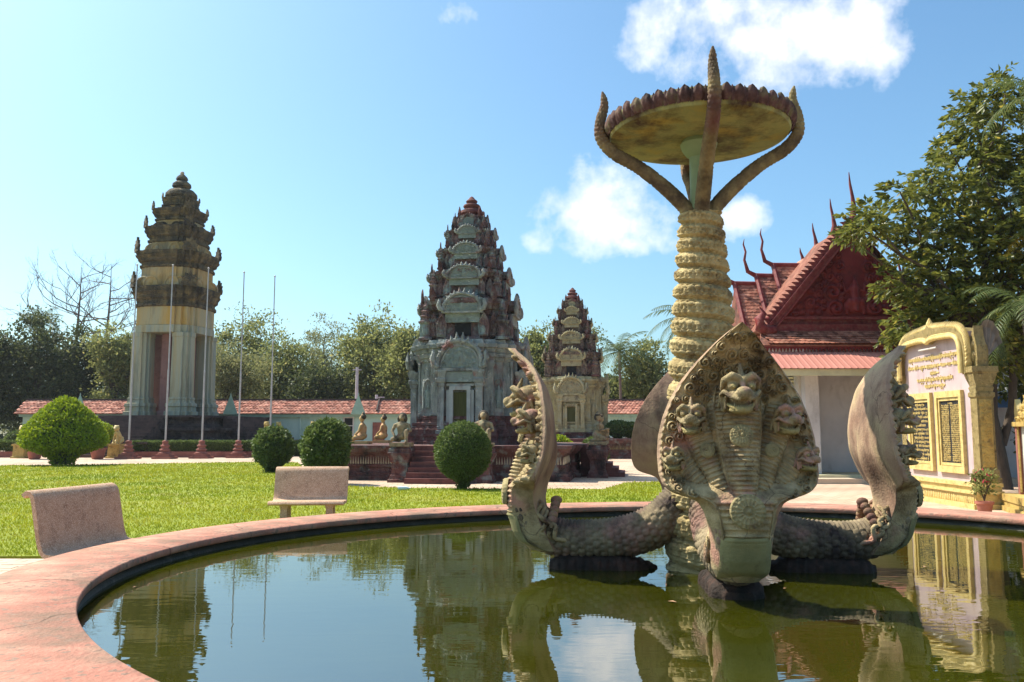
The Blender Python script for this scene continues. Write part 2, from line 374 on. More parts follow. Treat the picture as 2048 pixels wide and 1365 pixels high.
M['dark_inside'] = surf('dark_inside', [(.012, .012, .012), (.02, .018, .017)], 3.0)  # near-black colour stands in for the shade inside openings
M['t1_pillar'] = surf('streaked_cream', [(.40, .32, .17), (.38, .37, .27), (.25, .30, .26)], 1.2, stretch=(2.2, 2.2, .1), dark=(.15, .165, .13), dark_amt=.42, streak=1.0, dscale=1.5, bump=.2)
M['t1_body'] = surf('ochre_wall', [(.42, .26, .09), (.46, .32, .14), (.38, .34, .24)], .9, dark=(.05, .043, .036), dark_amt=.5, streak=1.0, dscale=1.2)
M['t1_cornice'] = surf('sooty_cornice', [(.045, .042, .034), (.115, .092, .055), (.24, .175, .08)], 1.8, dark=(.02, .019, .02), dark_amt=.58, streak=.85, dscale=1.2, carve=(3.2, .7, 16))
M['t1_inner'] = surf('inner_red', [(.24, .12, .11), (.30, .155, .135)], 1.0, dark=(.16, .07, .06), dark_amt=.3)
M['t1_base'] = surf('black_plinth', [(.028, .022, .022), (.065, .045, .042), (.10, .085, .075)], 1.6, dark=(.014, .013, .013), dark_amt=.5, dscale=1.4, carve=(2.6, .5, 14))
M['t1_step'] = surf('dark_step', [(.06, .038, .036), (.12, .078, .068)], 1.4, dark=(.022, .018, .017), dark_amt=.45)
M['brick_red'] = surf('red_base', [(.24, .085, .065), (.32, .13, .10)], 3.0, dark=(.08, .04, .035), dark_amt=.3)
M['gold'] = surf('gold_paint', [(.52, .38, .13), (.66, .50, .21)], 9.0, dark=(.17, .10, .03), dark_amt=.38, dscale=9, rough=.55, spec=.4, bump=.3, carve=(20, .9, 26))
M['gold_plain'] = surf('gold_paint_smooth', [(.54, .39, .13), (.68, .52, .22)], 8.0, dark=(.24, .15, .05), dark_amt=.3, dscale=6, rough=.55, spec=.4, bump=.3, bscale=60)
M['gold_old'] = surf('dull_gold', [(.38, .25, .07), (.50, .35, .11)], 5.0, dark=(.10, .06, .03), dark_amt=.35, dscale=4, rough=.7)
M['panel_pink'] = surf('pinkish_panel', [(.44, .33, .335), (.54, .42, .42)], 1.8, dark=(.34, .25, .245), dark_amt=.34, streak=.7, dscale=2, bump=.15)
M['black_panel'] = flat('black_panel', (.028, .028, .03), rough=.4)
M['panel_white'] = surf('white_board', [(.60, .58, .52), (.68, .66, .60)], 1.2, dark=(.46, .42, .36), dark_amt=.3, streak=.8, bump=.1)
M['roof_tile'] = surf('clay_tile', [(.27, .085, .055), (.40, .15, .095), (.50, .23, .15)], 5.0, dark=(.06, .04, .035), dark_amt=.40, dscale=1.4, bump=.4, bscale=30, island=.55)
M['wall_tile'] = surf('gallery_tile', [(.36, .12, .08), (.50, .20, .14), (.58, .30, .22)], 2.5, dark=(.12, .06, .05), dark_amt=.3, dscale=1.6, bump=.3, bscale=20, island=.5)
M['ridge'] = flat('dark_ridge', (.07, .05, .045))
M['wall_green'] = surf('pale_green_wall', [(.40, .55, .48), (.46, .61, .54)], .8, dark=(.28, .42, .36), dark_amt=.3, streak=.7)
M['trim_green'] = flat('green_trim', (.30, .45, .36))
M['gable'] = surf('oxblood_paint', [(.15, .016, .018), (.215, .03, .028)], 2.2, dark=(.06, .011, .011), dark_amt=.34, rough=.6, bump=.3)
M['gable_trim'] = surf('oxblood_trim', [(.15, .020, .022), (.21, .036, .034), (.22, .075, .06)], 7.0, dark=(.06, .014, .014), dark_amt=.34, dscale=3, rough=.65)  # paint of the boards, mouldings and horns, with slightly paler patches
M['awning'] = surf('salmon_sheet', [(.50, .20, .155), (.56, .24, .19)], 1.0, rough=.5, bump=.05)
M['cream'] = flat('cream_beam', (.56, .54, .36), rough=.7)
M['wall_grey'] = surf('grey_plaster', [(.50, .475, .49), (.60, .57, .58)], 1.4, dark=(.36, .33, .33), dark_amt=.34, streak=.6, dscale=1.6, bump=.2)
M['white_wall'] = surf('white_plaster', [(.50, .47, .44), (.62, .58, .54)], 1.4, dark=(.36, .30, .25), dark_amt=.36, streak=.7, dscale=1.6, bump=.2)
M['steel'] = flat('pole_steel', (.42, .40, .40), rough=.45, metallic=.4)
M['statue'] = surf('statue_stone', [(.22, .165, .09), (.34, .25, .14), (.24, .25, .16)], 6.0, dark=(.035, .03, .028), dark_amt=.55, dscale=5, third=((.32, .14, .10), 5, .57))
M['hair'] = surf('dark_hair_stone', [(.045, .035, .028), (.11, .085, .06)], 9.0, bump=.5, bscale=60)
M['statue_gold'] = surf('statue_ochre', [(.50, .36, .12), (.56, .30, .17)], 5.0, dark=(.10, .06, .04), dark_amt=.35, dscale=4)
M['pot'] = flat('terracotta_pot', (.36, .13, .09))
M['bark'] = surf('bark', [(.06, .045, .035), (.12, .09, .065)], 6.0, stretch=(3, 3, .5), bump=.6, bscale=30)
M['bark_pale'] = surf('pale_bark', [(.16, .11, .09), (.24, .18, .15)], 5.0, bump=.4)
M['tin'] = flat('grey_tin', (.30, .31, .32), rough=.6)
M['leaf_dark'] = leaf_mat('leaves_dark', (.034, .050, .018), (.100, .122, .044), (.22, .23, .09), .40)
M['leaf_mid'] = leaf_mat('leaves_mid', (.115, .140, .045), (.260, .280, .095), (.38, .34, .12), .5)
M['leaf_olive'] = leaf_mat('leaves_olive', (.135, .150, .060), (.250, .255, .105), (.34, .30, .12), .48)
M['leaf_gloss'] = leaf_mat('leaves_glossy', (.050, .070, .014), (.200, .215, .040), (.40, .34, .06), .42, .34)
M['leaf_topiary'] = leaf_mat('leaves_topiary', (.065, .105, .022), (.150, .205, .060), None, .3)
M['leaf_lime'] = leaf_mat('leaves_lime', (.170, .250, .010), (.300, .380, .022), None, .3)
M['leaf_palm'] = leaf_mat('palm_leaves', (.050, .080, .022), (.120, .160, .055), (.26, .22, .08), .35)
M['leaf_yellow'] = leaf_mat('yellow_palm', (.34, .23, .02), (.45, .32, .04), None, .35)
M['grass'] = leaf_mat('grass_blades', (.175, .215, .008), (.325, .355, .016), (.42, .38, .06), .4)


def patchy(m, tan, scale):
    """dry, worn and mown patches over a leaf material"""
    nt = m.node_tree; N = nt.nodes; L = nt.links; b = N['Principled BSDF']; src = b.inputs['Base Color'].links[0].from_socket
    g = N.new('ShaderNodeNewGeometry'); acc = src
    for sc, lo, hi, c, k in ((scale, .50, .68, tan, .75), (scale * 3.7, .56, .70, (tan[0] * .8, tan[1] * .7, tan[2]), .6), (scale * .6, .5, .62, (.10, .19, .012), .6)):
        n = N.new('ShaderNodeTexNoise'); n.inputs['Scale'].default_value = sc; n.inputs['Detail'].default_value = 5; L.new(g.outputs['Position'], n.inputs['Vector'])
        r = N.new('ShaderNodeValToRGB'); r.color_ramp.elements[0].position = lo; r.color_ramp.elements[1].position = hi; r.color_ramp.elements[1].color = (k, k, k, 1); L.new(n.outputs[0], r.inputs[0])
        x = N.new('ShaderNodeMixRGB'); L.new(r.outputs[0], x.inputs[0]); L.new(acc, x.inputs[1]); x.inputs[2].default_value = col4(c); acc = x.outputs[0]
    L.new(acc, b.inputs['Base Color'])
    for n in list(N):
        if n.type == 'HUE_SAT': L.new(acc, n.inputs['Color'])


patchy(M['grass'], (.37, .36, .045), .5)
M['grass'].node_tree.nodes['Principled BSDF'].inputs['Specular IOR Level'].default_value = .08; M['grass'].node_tree.nodes['Principled BSDF'].inputs['Roughness'].default_value = .8
M['flower'] = flat('pink_flower', (.60, .06, .10))
M['lawn'] = surf('lawn_soil', [(.15, .19, .012), (.22, .26, .018), (.27, .28, .04)], .35, dark=(.20, .17, .05), dark_amt=.22, dscale=.8, bump=.5, bscale=25)
M['earth'] = surf('earth', [(.10, .11, .04), (.20, .16, .09)], .15, bump=.4, bscale=4)
M['litter'] = flat('blue_white_plastic', (.55, .66, .70))
M['dry_leaf'] = flat('dry_leaf', (.50, .28, .16))
M['tarp'] = flat('blue_tarp', (.08, .18, .45))


def water_mat():
    m, N, L, b = new_mat('pond_water')
    g = N.new('ShaderNodeNewGeometry')
    n0 = N.new('ShaderNodeTexNoise'); n0.inputs['Scale'].default_value = .7; n0.inputs['Detail'].default_value = 3; L.new(g.outputs['Position'], n0.inputs['Vector'])
    r = N.new('ShaderNodeValToRGB'); L.new(n0.outputs[0], r.inputs[0]); e = r.color_ramp.elements
    e[0].position = .35; e[0].color = (.024, .026, .0012, 1); e[1].position = .7; e[1].color = (.038, .040, .0020, 1)
    L.new(r.outputs[0], b.inputs['Base Color'])
    b.inputs['Roughness'].default_value = .008; b.inputs['IOR'].default_value = 4.0; b.inputs['Specular IOR Level'].default_value = .5
    mp = N.new('ShaderNodeMapping'); mp.inputs['Scale'].default_value = (.55, 1.6, 1); L.new(g.outputs['Position'], mp.inputs[0])
    n1 = N.new('ShaderNodeTexNoise'); n1.inputs['Scale'].default_value = 4.0; n1.inputs['Detail'].default_value = 2.5; n1.inputs['Distortion'].default_value = .4
    L.new(mp.outputs[0], n1.inputs['Vector'])
    # calmer and livelier patches of the surface
    n2 = N.new('ShaderNodeTexNoise'); n2.inputs['Scale'].default_value = .5; L.new(g.outputs['Position'], n2.inputs['Vector'])
    mm = N.new('ShaderNodeMath'); mm.operation = 'MULTIPLY'; L.new(n1.outputs[0], mm.inputs[0]); L.new(n2.outputs[0], mm.inputs[1])
    bp = N.new('ShaderNodeBump'); bp.inputs['Strength'].default_value = .038; bp.inputs['Distance'].default_value = .05
    L.new(mm.outputs[0], bp.inputs['Height']); L.new(bp.outputs[0], b.inputs['Normal'])
    return m


M['water'] = water_mat()


# ---------------------------------------------------------------- ground, plaza, lawn, pool
def sheet(name, pts, z, mat, label=None):
    me = bpy.data.meshes.new(name); me.from_pydata([(x, y, z) for x, y in pts], [], [tuple(range(len(pts)))]); me.update()
    o = obj(name, me, mat); o['kind'] = 'structure'
    if label: o['label'] = label
    return o


PC = (2.1, 8.15)                 # pool centre
WATER_Z = 0.25; COPE_Z = 0.40


def pool_r(t): return 5.50 + .05 * np.cos(2 * t) + .15 * np.sin(2 * t) - .10 * np.cos(3 * t) + .12 * np.sin(3 * t)


def ring_pts(t, off): r = pool_r(t) + off; return np.stack([PC[0] + r * np.cos(t), PC[1] + r * np.sin(t)], -1)


def annulus(name, off_in, off_out, outer_half, z, mat):
    pass


def build_ground():
    NS = 160; t = np.linspace(0, 2 * PI, NS, endpoint=False)
    # the ground is one sheet to the horizon, open only where the pool is sunk
    inn = ring_pts(t, .4)
    R1 = np.stack([PC[0] + 900 * np.cos(t), PC[1] + 900 * np.sin(t)], -1)
    v = np.concatenate([np.c_[inn, np.full(NS, -.03)], np.c_[R1, np.full(NS, -.03)]])
    g = obj('ground', np_mesh('ground', v, np.stack([np.arange(NS), (np.arange(NS) + 1) % NS, (np.arange(NS) + 1) % NS + NS, np.arange(NS) + NS], -1)[:, ::-1]), M['earth'])
    g['kind'] = 'structure'; tag(g, 'dusty earth and scrub around the temple court')
    # paved court
    sq = []
    for a in t:
        c, s = math.cos(a), math.sin(a)
        ks = [(60 if c > 0 else 75) / abs(c) if abs(c) > 1e-6 else 1e9, (59 if s > 0 else 30) / abs(s) if abs(s) > 1e-6 else 1e9]
        k = min(ks); sq.append((PC[0] + k * c, PC[1] + k * s))
    v = np.concatenate([np.c_[inn, np.full(NS, 0.0)], np.c_[np.array(sq), np.full(NS, 0.0)]])
    f = np.stack([np.arange(NS), (np.arange(NS) + 1) % NS, (np.arange(NS) + 1) % NS + NS, np.arange(NS) + NS], -1)[:, ::-1]
    pv, N, L, b = new_mat('court_paving')
    gm = N.new('ShaderNodeNewGeometry'); br = N.new('ShaderNodeTexBrick'); br.inputs['Scale'].default_value = 1.0
    br.inputs['Brick Width'].default_value = .42; br.inputs['Row Height'].default_value = .42; br.inputs['Mortar Size'].default_value = .012
    br.inputs['Color1'].default_value = (.50, .385, .285, 1); br.inputs['Color2'].default_value = (.58, .455, .35, 1); br.inputs['Mortar'].default_value = (.30, .22, .16, 1)
    L.new(gm.outputs['Position'], br.inputs['Vector'])
    no = N.new('ShaderNodeTexNoise'); no.inputs['Scale'].default_value = .5; no.inputs['Detail'].default_value = 7; L.new(gm.outputs['Position'], no.inputs['Vector'])
    rp = N.new('ShaderNodeValToRGB'); rp.color_ramp.elements[0].position = .3; rp.color_ramp.elements[0].color = (.74, .66, .60, 1); rp.color_ramp.elements[1].position = .65; rp.color_ramp.elements[1].color = (1.08, 1.04, 1, 1)
    L.new(no.outputs[0], rp.inputs[0]); mx = N.new('ShaderNodeMixRGB'); mx.blend_type = 'MULTIPLY'; mx.inputs[0].default_value = 1
    L.new(br.outputs[0], mx.inputs[1]); L.new(rp.outputs[0], mx.inputs[2]); L.new(mx.outputs[0], b.inputs['Base Color']); b.inputs['Roughness'].default_value = .9
    bp = N.new('ShaderNodeBump'); bp.inputs['Strength'].default_value = .5; bp.inputs['Distance'].default_value = .01; bp.invert = True
    L.new(br.outputs['Fac'], bp.inputs['Height']); L.new(bp.outputs[0], b.inputs['Normal'])
    M['court'] = pv
    plaza = obj('plaza', np_mesh('plaza', v, f), pv); plaza['kind'] = 'structure'; tag(plaza, 'pale paved court between the lawn, pool and pavilion')
    # the nearest pavers, left of the pool behind the bench, each its own piece
    pm = MB(); pm.box((0, 0, .012), (.292, .142, .024)); pme = pm.mesh('paver')
    for j in range(25):
        for i in range(10):
            x = -6.9 + i * .3 + (.15 if j % 2 else 0); y = 7.3 + j * .15
            if math.hypot(x - PC[0], y - PC[1]) < 6.62 or y > 10.45: continue
            obj('paver', pme, M['pave'], plaza, (x, y, .004 + rng.uniform(0, .004)), (rng.uniform(-.006, .006), rng.uniform(-.006, .006), rng.uniform(-.01, .01)))
    # lawn
    P = [(-60, 35.5), (-22.4, 37), (-17.9, 38.4), (-12.8, 41), (-10.3, 40.7), (-5.6, 25), (-4.7, 23.6), (-2.8, 22.9), (-.2, 22.6), (2.4, 22.4), (3.4, 25.3), (4.6, 25.6), (3.6, 19.0), (3.9, 14.6),
         (0.6, 14.9), (-1.4, 14.3), (-3.0, 13.3), (-4.0, 12.0), (-4.45, 10.75), (-6.0, 10.62), (-60, 9.0)]
    e2 = MB(); n = len(P)
    e2.add([(x, y, .0) for x, y in P] + [(x, y, .045) for x, y in P], [tuple(range(2 * n - 1, n - 1, -1))] + [(i, i + n, (i + 1) % n + n, (i + 1) % n) for i in range(n)])
    lw = e2.build('lawn', M['lawn']); lw['kind'] = 'structure'; tag(lw, 'wide mown lawn left of the round pool')
    # grass blades, denser towards the viewer
    nb = 230000; y = 9.2 * (42 / 9.2) ** rng.random(nb); x = rng.uniform(-1, 1, nb) * .66 * y - .02 * y
    poly = np.array(P); ins = np.zeros(nb, bool); j = n - 1
    for i in range(n):
        xi, yi = poly[i]; xj, yj = poly[j]
        c = ((yi > y) != (yj > y)) & (x < (xj - xi) * (y - yi) / (yj - yi + 1e-12) + xi); ins ^= c; j = i
    x = x[ins]; y = y[ins]; k = len(x)
    clump = .6 + .4 * np.sin(x * 3.1 + np.sin(y * 2.3) * 2) * np.cos(y * 2.7)
    h = rng.uniform(.022, .05, k) * (.7 + .5 * clump) * (y / 12) ** .35; w = rng.uniform(.004, .008, k) * (y / 10); a = rng.uniform(0, 2 * PI, k)
    lean = rng.normal(0, .55, (k, 2)) * h[:, None]
    V = np.empty((k, 3, 3)); V[:, 0] = np.c_[x - w * np.cos(a), y - w * np.sin(a), np.full(k, .04)]
    V[:, 1] = np.c_[x + w * np.cos(a), y + w * np.sin(a), np.full(k, .04)]; V[:, 2] = np.c_[x + lean[:, 0], y + lean[:, 1], .045 + h]
    go = obj('grass', np_mesh('grass', V.reshape(-1, 3), np.arange(k * 3).reshape(-1, 3)), M['grass'])
    tag(go, 'short sunlit grass blades of the lawn', 'grass', kind='stuff')

    # pool: coping, basin wall, water
    def section(name, prof, mat, parent=None, kind='structure', n=220):
        tt = np.linspace(0, 2 * PI, n, endpoint=False); rows = [np.c_[ring_pts(tt, o), np.full(n, z)] for o, z in prof]
        V = np.concatenate(rows); m = len(prof); fs = []
        for i in range(m):
            a = i * n + np.arange(n); b = i * n + (np.arange(n) + 1) % n; i2 = (i + 1) % m
            fs.append(np.stack([a, i2 * n + np.arange(n), i2 * n + (np.arange(n) + 1) % n, b], -1))
        o = obj(name, np_mesh(name, V, np.concatenate(fs)), mat, parent)
        if kind and parent is None: o['kind'] = kind
        return o
    cp = section('pool_coping', [(.0, COPE_Z - .075), (-.012, COPE_Z - .06), (-.012, COPE_Z - .012), (.0, COPE_Z), (.45, COPE_Z + .006), (.82, COPE_Z), (.835, COPE_Z - .015), (.835, COPE_Z - .08), (.80, COPE_Z - .085)], M['coping'])
    tag(cp, 'broad worn pink concrete coping round the pool')
    w2 = section('pool_wall', [(.02, -.3), (.02, .275), (.05, .285), (.05, COPE_Z - .07), (.76, COPE_Z - .07), (.76, -.02), (.70, -.3)], M['basin'])
    tag(w2, 'dark algae-stained wall of the pool basin')
    tt = np.linspace(0, 2 * PI, 160, endpoint=False); e = ring_pts(tt, .03)
    wo = obj('water', np_mesh('water', np.concatenate([np.c_[e, np.full(160, WATER_Z)], [[PC[0], PC[1], WATER_Z]]]), np.stack([np.arange(160), (np.arange(160) + 1) % 160, np.full(160, 160)], -1)), M['water'])
    wo['kind'] = 'structure'; tag(wo, 'still olive green water filling the round pool')


build_ground()

# ---------------------------------------------------------------- the naga fountain
FC = Vector((1.93, 8.42, 0)); FYAW = math.radians(-4.3)


def scales(a, b):
    """overlapping scale relief on a hexagonal lattice; a along the body, b round it, in scale widths"""
    best = np.full(a.shape, 9.0); lean = np.zeros(a.shape)
    ra = np.floor(a)
    for d in (-1, 0, 1):
        row = ra + d; off = .5 * (np.mod(row, 2)); cb = np.round(b - off) + off
        q = ((a - row - .35) * 1.05) ** 2 + ((b - cb) * 1.12) ** 2 + .10 * d
        lean = np.where(q < best, a - row - .35, lean); best = np.minimum(best, q)
    return np.clip(1.5 * (1.0 - best / .33), -.55, .85) + .40 * lean


def sweep(name, P, rx, rz, nu, relief, up_plane=True):
    """tube along a centre line lying in the local YZ plane; rx half width across, rz half thickness; relief(s, th) in metres"""
    P = np.asarray(P); n = len(P); T = np.gradient(P, axis=0); T /= np.linalg.norm(T, axis=1)[:, None]
    X = np.array([1.0, 0, 0]); Nn = np.cross(X, T)          # in-plane normal
    seg = np.r_[0, np.cumsum(np.linalg.norm(np.diff(P, axis=0), axis=1))]
    th = np.linspace(0, 2 * PI, nu, endpoint=False)
    S, TH = np.meshgrid(seg, th, indexing='ij'); D = relief(S, TH)
    A = (rx[:, None] + D) * np.cos(TH); B = (rz[:, None] + D) * np.sin(TH)
    V = P[:, None, :] + A[..., None] * X + B[..., None] * Nn[:, None, :]
    f = grid_faces(nu, n, True)
    v = V.reshape(-1, 3)
    # end caps
    c0 = len(v); v = np.concatenate([v, P[:1], P[-1:]])
    j = np.arange(nu); f0 = np.stack([(j + 1) % nu, j, np.full(nu, c0), np.full(nu, c0)], -1)
    base = (n - 1) * nu; f1 = np.stack([base + j, base + (j + 1) % nu, np.full(nu, c0 + 1), np.full(nu, c0 + 1)], -1)
    me = bpy.data.meshes.new(name)
    me.from_pydata(v.tolist(), [], f.tolist() + [tuple(q[:3]) for q in f0.tolist()] + [tuple(q[:3]) for q in f1.tolist()]); me.update()
    me.polygons.foreach_set('use_smooth', np.ones(len(me.polygons), dtype=bool))
    return me


def ss(a, b, x): t = np.clip((x - a) / (b - a), 0, 1); return t * t * (3 - 2 * t)


HZ = [.42, .5, .6, .8, .95, 1.03, 1.065, 1.09, 1.12, 1.17, 1.25, 1.4, 1.55, 1.7, 1.85, 2.0, 2.15, 2.3, 2.38, 2.43]
HW = [.17, .215, .232, .245, .285, .33, .40, .50, .56, .605, .630, .635, .622, .585, .525, .435, .315, .17, .078, .004]
BZ = [.4, .6, .75, .9, 1.0, 1.1, 1.2, 1.3, 1.4, 1.6, 1.8, 2.0, 2.2, 2.3, 2.43]
BR = [1.50, 1.60, 1.67, 1.71, 1.70, 1.67, 1.61, 1.56, 1.53, 1.515, 1.53, 1.58, 1.69, 1.77, 1.93]
FZ = [.42, .5, .6, .8, 1.0, 1.1, 1.25, 1.4, 1.6, 1.75, 1.9, 2.0, 2.1]
FR = [1.74, 1.85, 1.91, 1.97, 1.98, 1.965, 1.92, 1.86, 1.78, 1.74, 1.70, 1.68, 1.70]


def scroll_centres(inside, n, r0, r1, box, sym=True, seed=3):
    g = np.random.default_rng(seed); out = []
    for k in range(9000):
        if len(out) >= n: break
        x = g.uniform(box[0], box[1]); z = g.uniform(box[2], box[3]); r = g.uniform(r0, r1) * (1 - .3 * k / 9000)
        if not inside(x, z, r): continue
        if all((x - a) ** 2 + (z - b) ** 2 > ((r + q) * .88) ** 2 for a, b, q, s in out): out.append((x, z, r, g.choice([-1, 1])))
    return out


def scroll_relief(X, Z, cs, amp):
    H = np.zeros_like(X)
    for x, z, r, s in cs:
        dx = X - x; dz = Z - z; d = np.hypot(dx, dz) / r
        a = np.arctan2(dz, dx) * s
        h = np.where(d < 1.0, amp * np.sqrt(np.clip(1 - d ** 4, 0, 1)) * (.62 + .38 * np.cos(2 * PI * d * 1.75 - a)), 0)
        H = np.maximum(H, h)
    return H


def hood_mesh():
    nz, nu = 300, 200
    z = np.linspace(.42, 2.43, nz); u = np.linspace(-1, 1, nu); u = np.sign(u) * np.abs(u) ** .93
    w = np.interp(z, HZ, HW); k = np.ones(7) / 7; w = np.convolve(np.pad(w, 2, 'edge'), np.ones(5) / 5, 'valid'); w[-1] = .004
    rb = np.interp(z, BZ, BR); rb = np.convolve(np.pad(rb, 8, 'edge'), np.ones(17) / 17, 'valid')
    rf = np.interp(z, FZ, FR); rf = np.convolve(np.pad(rf, 8, 'edge'), np.ones(17) / 17, 'valid')
    U, Z = np.meshgrid(u, z); Wd = w[:, None]; X = U * Wd; RB = rb[:, None] + 0 * X; D = (rf - rb)[:, None]
    # side wings of the hood sweep a little forward
    RB = RB + .05 * ss(.25, .62, np.abs(X)) * ss(1.0, 1.3, Z)
    sheet_t = .055 * (1 - np.abs(U) ** 10) + .012
    neck = D * np.clip(1 - np.abs(U) ** 2.6, 0, 1) ** .55 * (1 - ss(1.02, 1.32, Z))
    T = np.maximum(sheet_t * ss(.8, 1.08, Z), neck)
    rel = np.zeros_like(X); mask = np.zeros_like(X)
    def neck_bulge(p0, p1, w0, w1, amp0, amp1, t1=1.05):
        p0 = np.array(p0); p1 = np.array(p1); d = p1 - p0; Ln = np.hypot(*d); d = d / Ln; nn = np.array([-d[1], d[0]])
        tt = ((X - p0[0]) * d[0] + (Z - p0[1]) * d[1]) / Ln; q = (X - p0[0]) * nn[0] + (Z - p0[1]) * nn[1]
        hw = w0 + (w1 - w0) * np.clip(tt, 0, 1.1); am = amp0 + (amp1 - amp0) * np.clip(tt, 0, 1)
        on = np.clip(1 - (q / hw) ** 2, 0, 1) * ss(-.12, .03, tt) * (1 - ss(t1, t1 + .16, tt))
        B = am * on ** .5
        e = np.abs(q) / hw
        ribs = .0115 * np.cos(2 * PI * (tt * Ln + .12 * q * q / hw) / .036) * (e < .74)
        lip = .026 * np.exp(-((e - .80) / .035) ** 2) + .02 * np.exp(-((e - .985) / .04) ** 2)
        beads = .028 * np.clip(np.cos(2 * PI * tt * Ln / .032), -.2, 1) * np.exp(-((e - .89) / .045) ** 2)
        r = (ribs + lip + beads) * (on > .02)
        return B, r, on
    outs = []
    for s in (-1, 1):
        outs.append(neck_bulge((s * .17, 1.0), (s * .475, 1.40), .085, .115, .17, .075))
        outs.append(neck_bulge((s * .085, .98), (s * .345, 1.70), .09, .150, .23, .115))
    # central neck follows the measured front profile
    hc = np.interp(z, [.9, 1.0, 1.2, 1.4, 1.6, 1.8, 1.95, 2.06], [.10, .11, .145, .185, .22, .235, .20, .10])[:, None]
    e = np.abs(X) / hc; on = np.clip(1 - e ** 2, 0, 1) * ss(.85, 1.05, Z) * (1 - ss(1.9, 2.06, Z))
    B = np.clip(D, .03, None) * on ** .45
    r = (.012 * np.cos(2 * PI * (Z + .10 * X * X / hc) / .036) * (e < .74) + .026 * np.exp(-((e - .80) / .03) ** 2) + .022 * np.exp(-((e - .985) / .035) ** 2)
         + .028 * np.clip(np.cos(2 * PI * Z / .032), -.2, 1) * np.exp(-((e - .89) / .04) ** 2)) * (on > .02)
    outs.append((B, r, on))
    for B, r, on in outs:
        top = B > T
        T = np.where(top, B + .012, T); rel = np.where(top, r, rel); mask = np.maximum(mask, on)
    # ventral plates on the lower neck
    low = (1 - ss(1.0, 1.12, Z))
    rel = rel + low * (.013 * np.cos(2 * PI * (Z + .15 * X * X) / .05) * (np.abs(U) < .66) * ss(.74, .80, Z) + .022 * np.exp(-((np.abs(U) - .72) / .03) ** 2) * ss(.5, .6, Z)
                       + .010 * np.exp(-((Z - .79) / .012) ** 2) * (np.abs(U) < .72))
    # scrollwork on the margin of the hood
    free = lambda x, zz, rr: abs(x) + rr < np.interp(zz, HZ, HW) * .94 and zz > 1.10
    def ok(x, zz, rr):
        if not (0 <= x and free(x, zz, rr)): return False
        i = int((zz - .42) / 2.01 * (nz - 1)); j = int(np.argmin(np.abs(X[i] - x)))
        return mask[i, j] < .05
    cs = scroll_centres(ok, 46, .03, .058, (0, .62, 1.08, 2.36))
    cs = cs + [(-x, zz, rr, -s) for x, zz, rr, s in cs]
    sc = scroll_relief(X, Z, cs, .062)
    rel = np.where(mask < .25, np.maximum(rel, sc), rel)
    # rope-like raised edge
    rel = rel + .034 * np.exp(-((np.abs(U) - .955) / .02) ** 2) * ss(1.12, 1.2, Z) * (.7 + .3 * np.cos(2 * PI * (Z + np.abs(X) * .6) / .05))
    front = np.stack([X, -(RB + T + rel), Z], -1)
    back_b = -(RB - .012 * (1 - np.abs(U) ** 6) + .05 * np.exp(-(X / .10) ** 2) * 0)
    # a rounded keel where the neck runs up behind the hood
    keel = .10 * np.exp(-(X / .14) ** 2) * (1 - ss(1.0, 1.75, Z))
    back = np.stack([X, back_b + keel, Z], -1)
    v = np.concatenate([front.reshape(-1, 3), back.reshape(-1, 3)]); n1 = nz * nu
    ff = grid_faces(nu, nz); fb = ff[:, ::-1] + n1
    i = np.arange(nz - 1); L0 = i * nu; R0 = i * nu + nu - 1
    edge = np.concatenate([np.stack([L0 + nu, L0 + nu + n1, L0 + n1, L0], -1), np.stack([R0, R0 + n1, R0 + nu + n1, R0 + nu], -1)])
    j = np.arange(nu - 1); b0 = j; t0 = (nz - 1) * nu + j
    edge = np.concatenate([edge, np.stack([b0, b0 + n1, b0 + 1 + n1, b0 + 1], -1), np.stack([t0 + 1, t0 + 1 + n1, t0 + n1, t0], -1)])
    mi = np.r_[np.zeros(len(ff), int), np.ones(len(fb), int), np.ones(len(edge), int)]
    rimf = (np.abs(U[:-1, :-1]) > .965).reshape(-1) & (Z[:-1, :-1].reshape(-1) > 1.12); mi[:len(ff)][rimf] = 1
    me = np_mesh('hood', v, np.concatenate([ff, fb, edge]), True, mi)
    me.set_sharp_from_angle(angle=math.radians(70))
    return me, rb, rf, z


def medallion_mesh(R):
    nr, na = 22, 64
    r = np.linspace(0, 1, nr); a = np.linspace(0, 2 * PI, na, endpoint=False); RR, A = np.meshgrid(r, a, indexing='ij')
    h = .10 * (1 - RR ** 6) + .05 * np.exp(-((RR - .97) / .04) ** 2) + .05 * np.exp(-((RR - .72) / .03) ** 2) + .09 * np.clip(np.cos(A * 20), -.2, 1) * np.exp(-((RR - .85) / .07) ** 2)
    h += .05 * np.abs(np.cos(A * 8)) * (RR > .36) * (RR < .68) + .06 * np.exp(-((RR - .34) / .04) ** 2) + .10 * np.clip(1 - (RR / .2) ** 2, 0, 1)
    h[-1] = -.2
    h[:-1] *= 1.7 if R > .1 else 2.5
    v = np.stack([RR * np.cos(A) * R, -h * R, RR * np.sin(A) * R], -1).reshape(-1, 3)
    return np_mesh('medallion', v, grid_faces(na, nr, True), True)


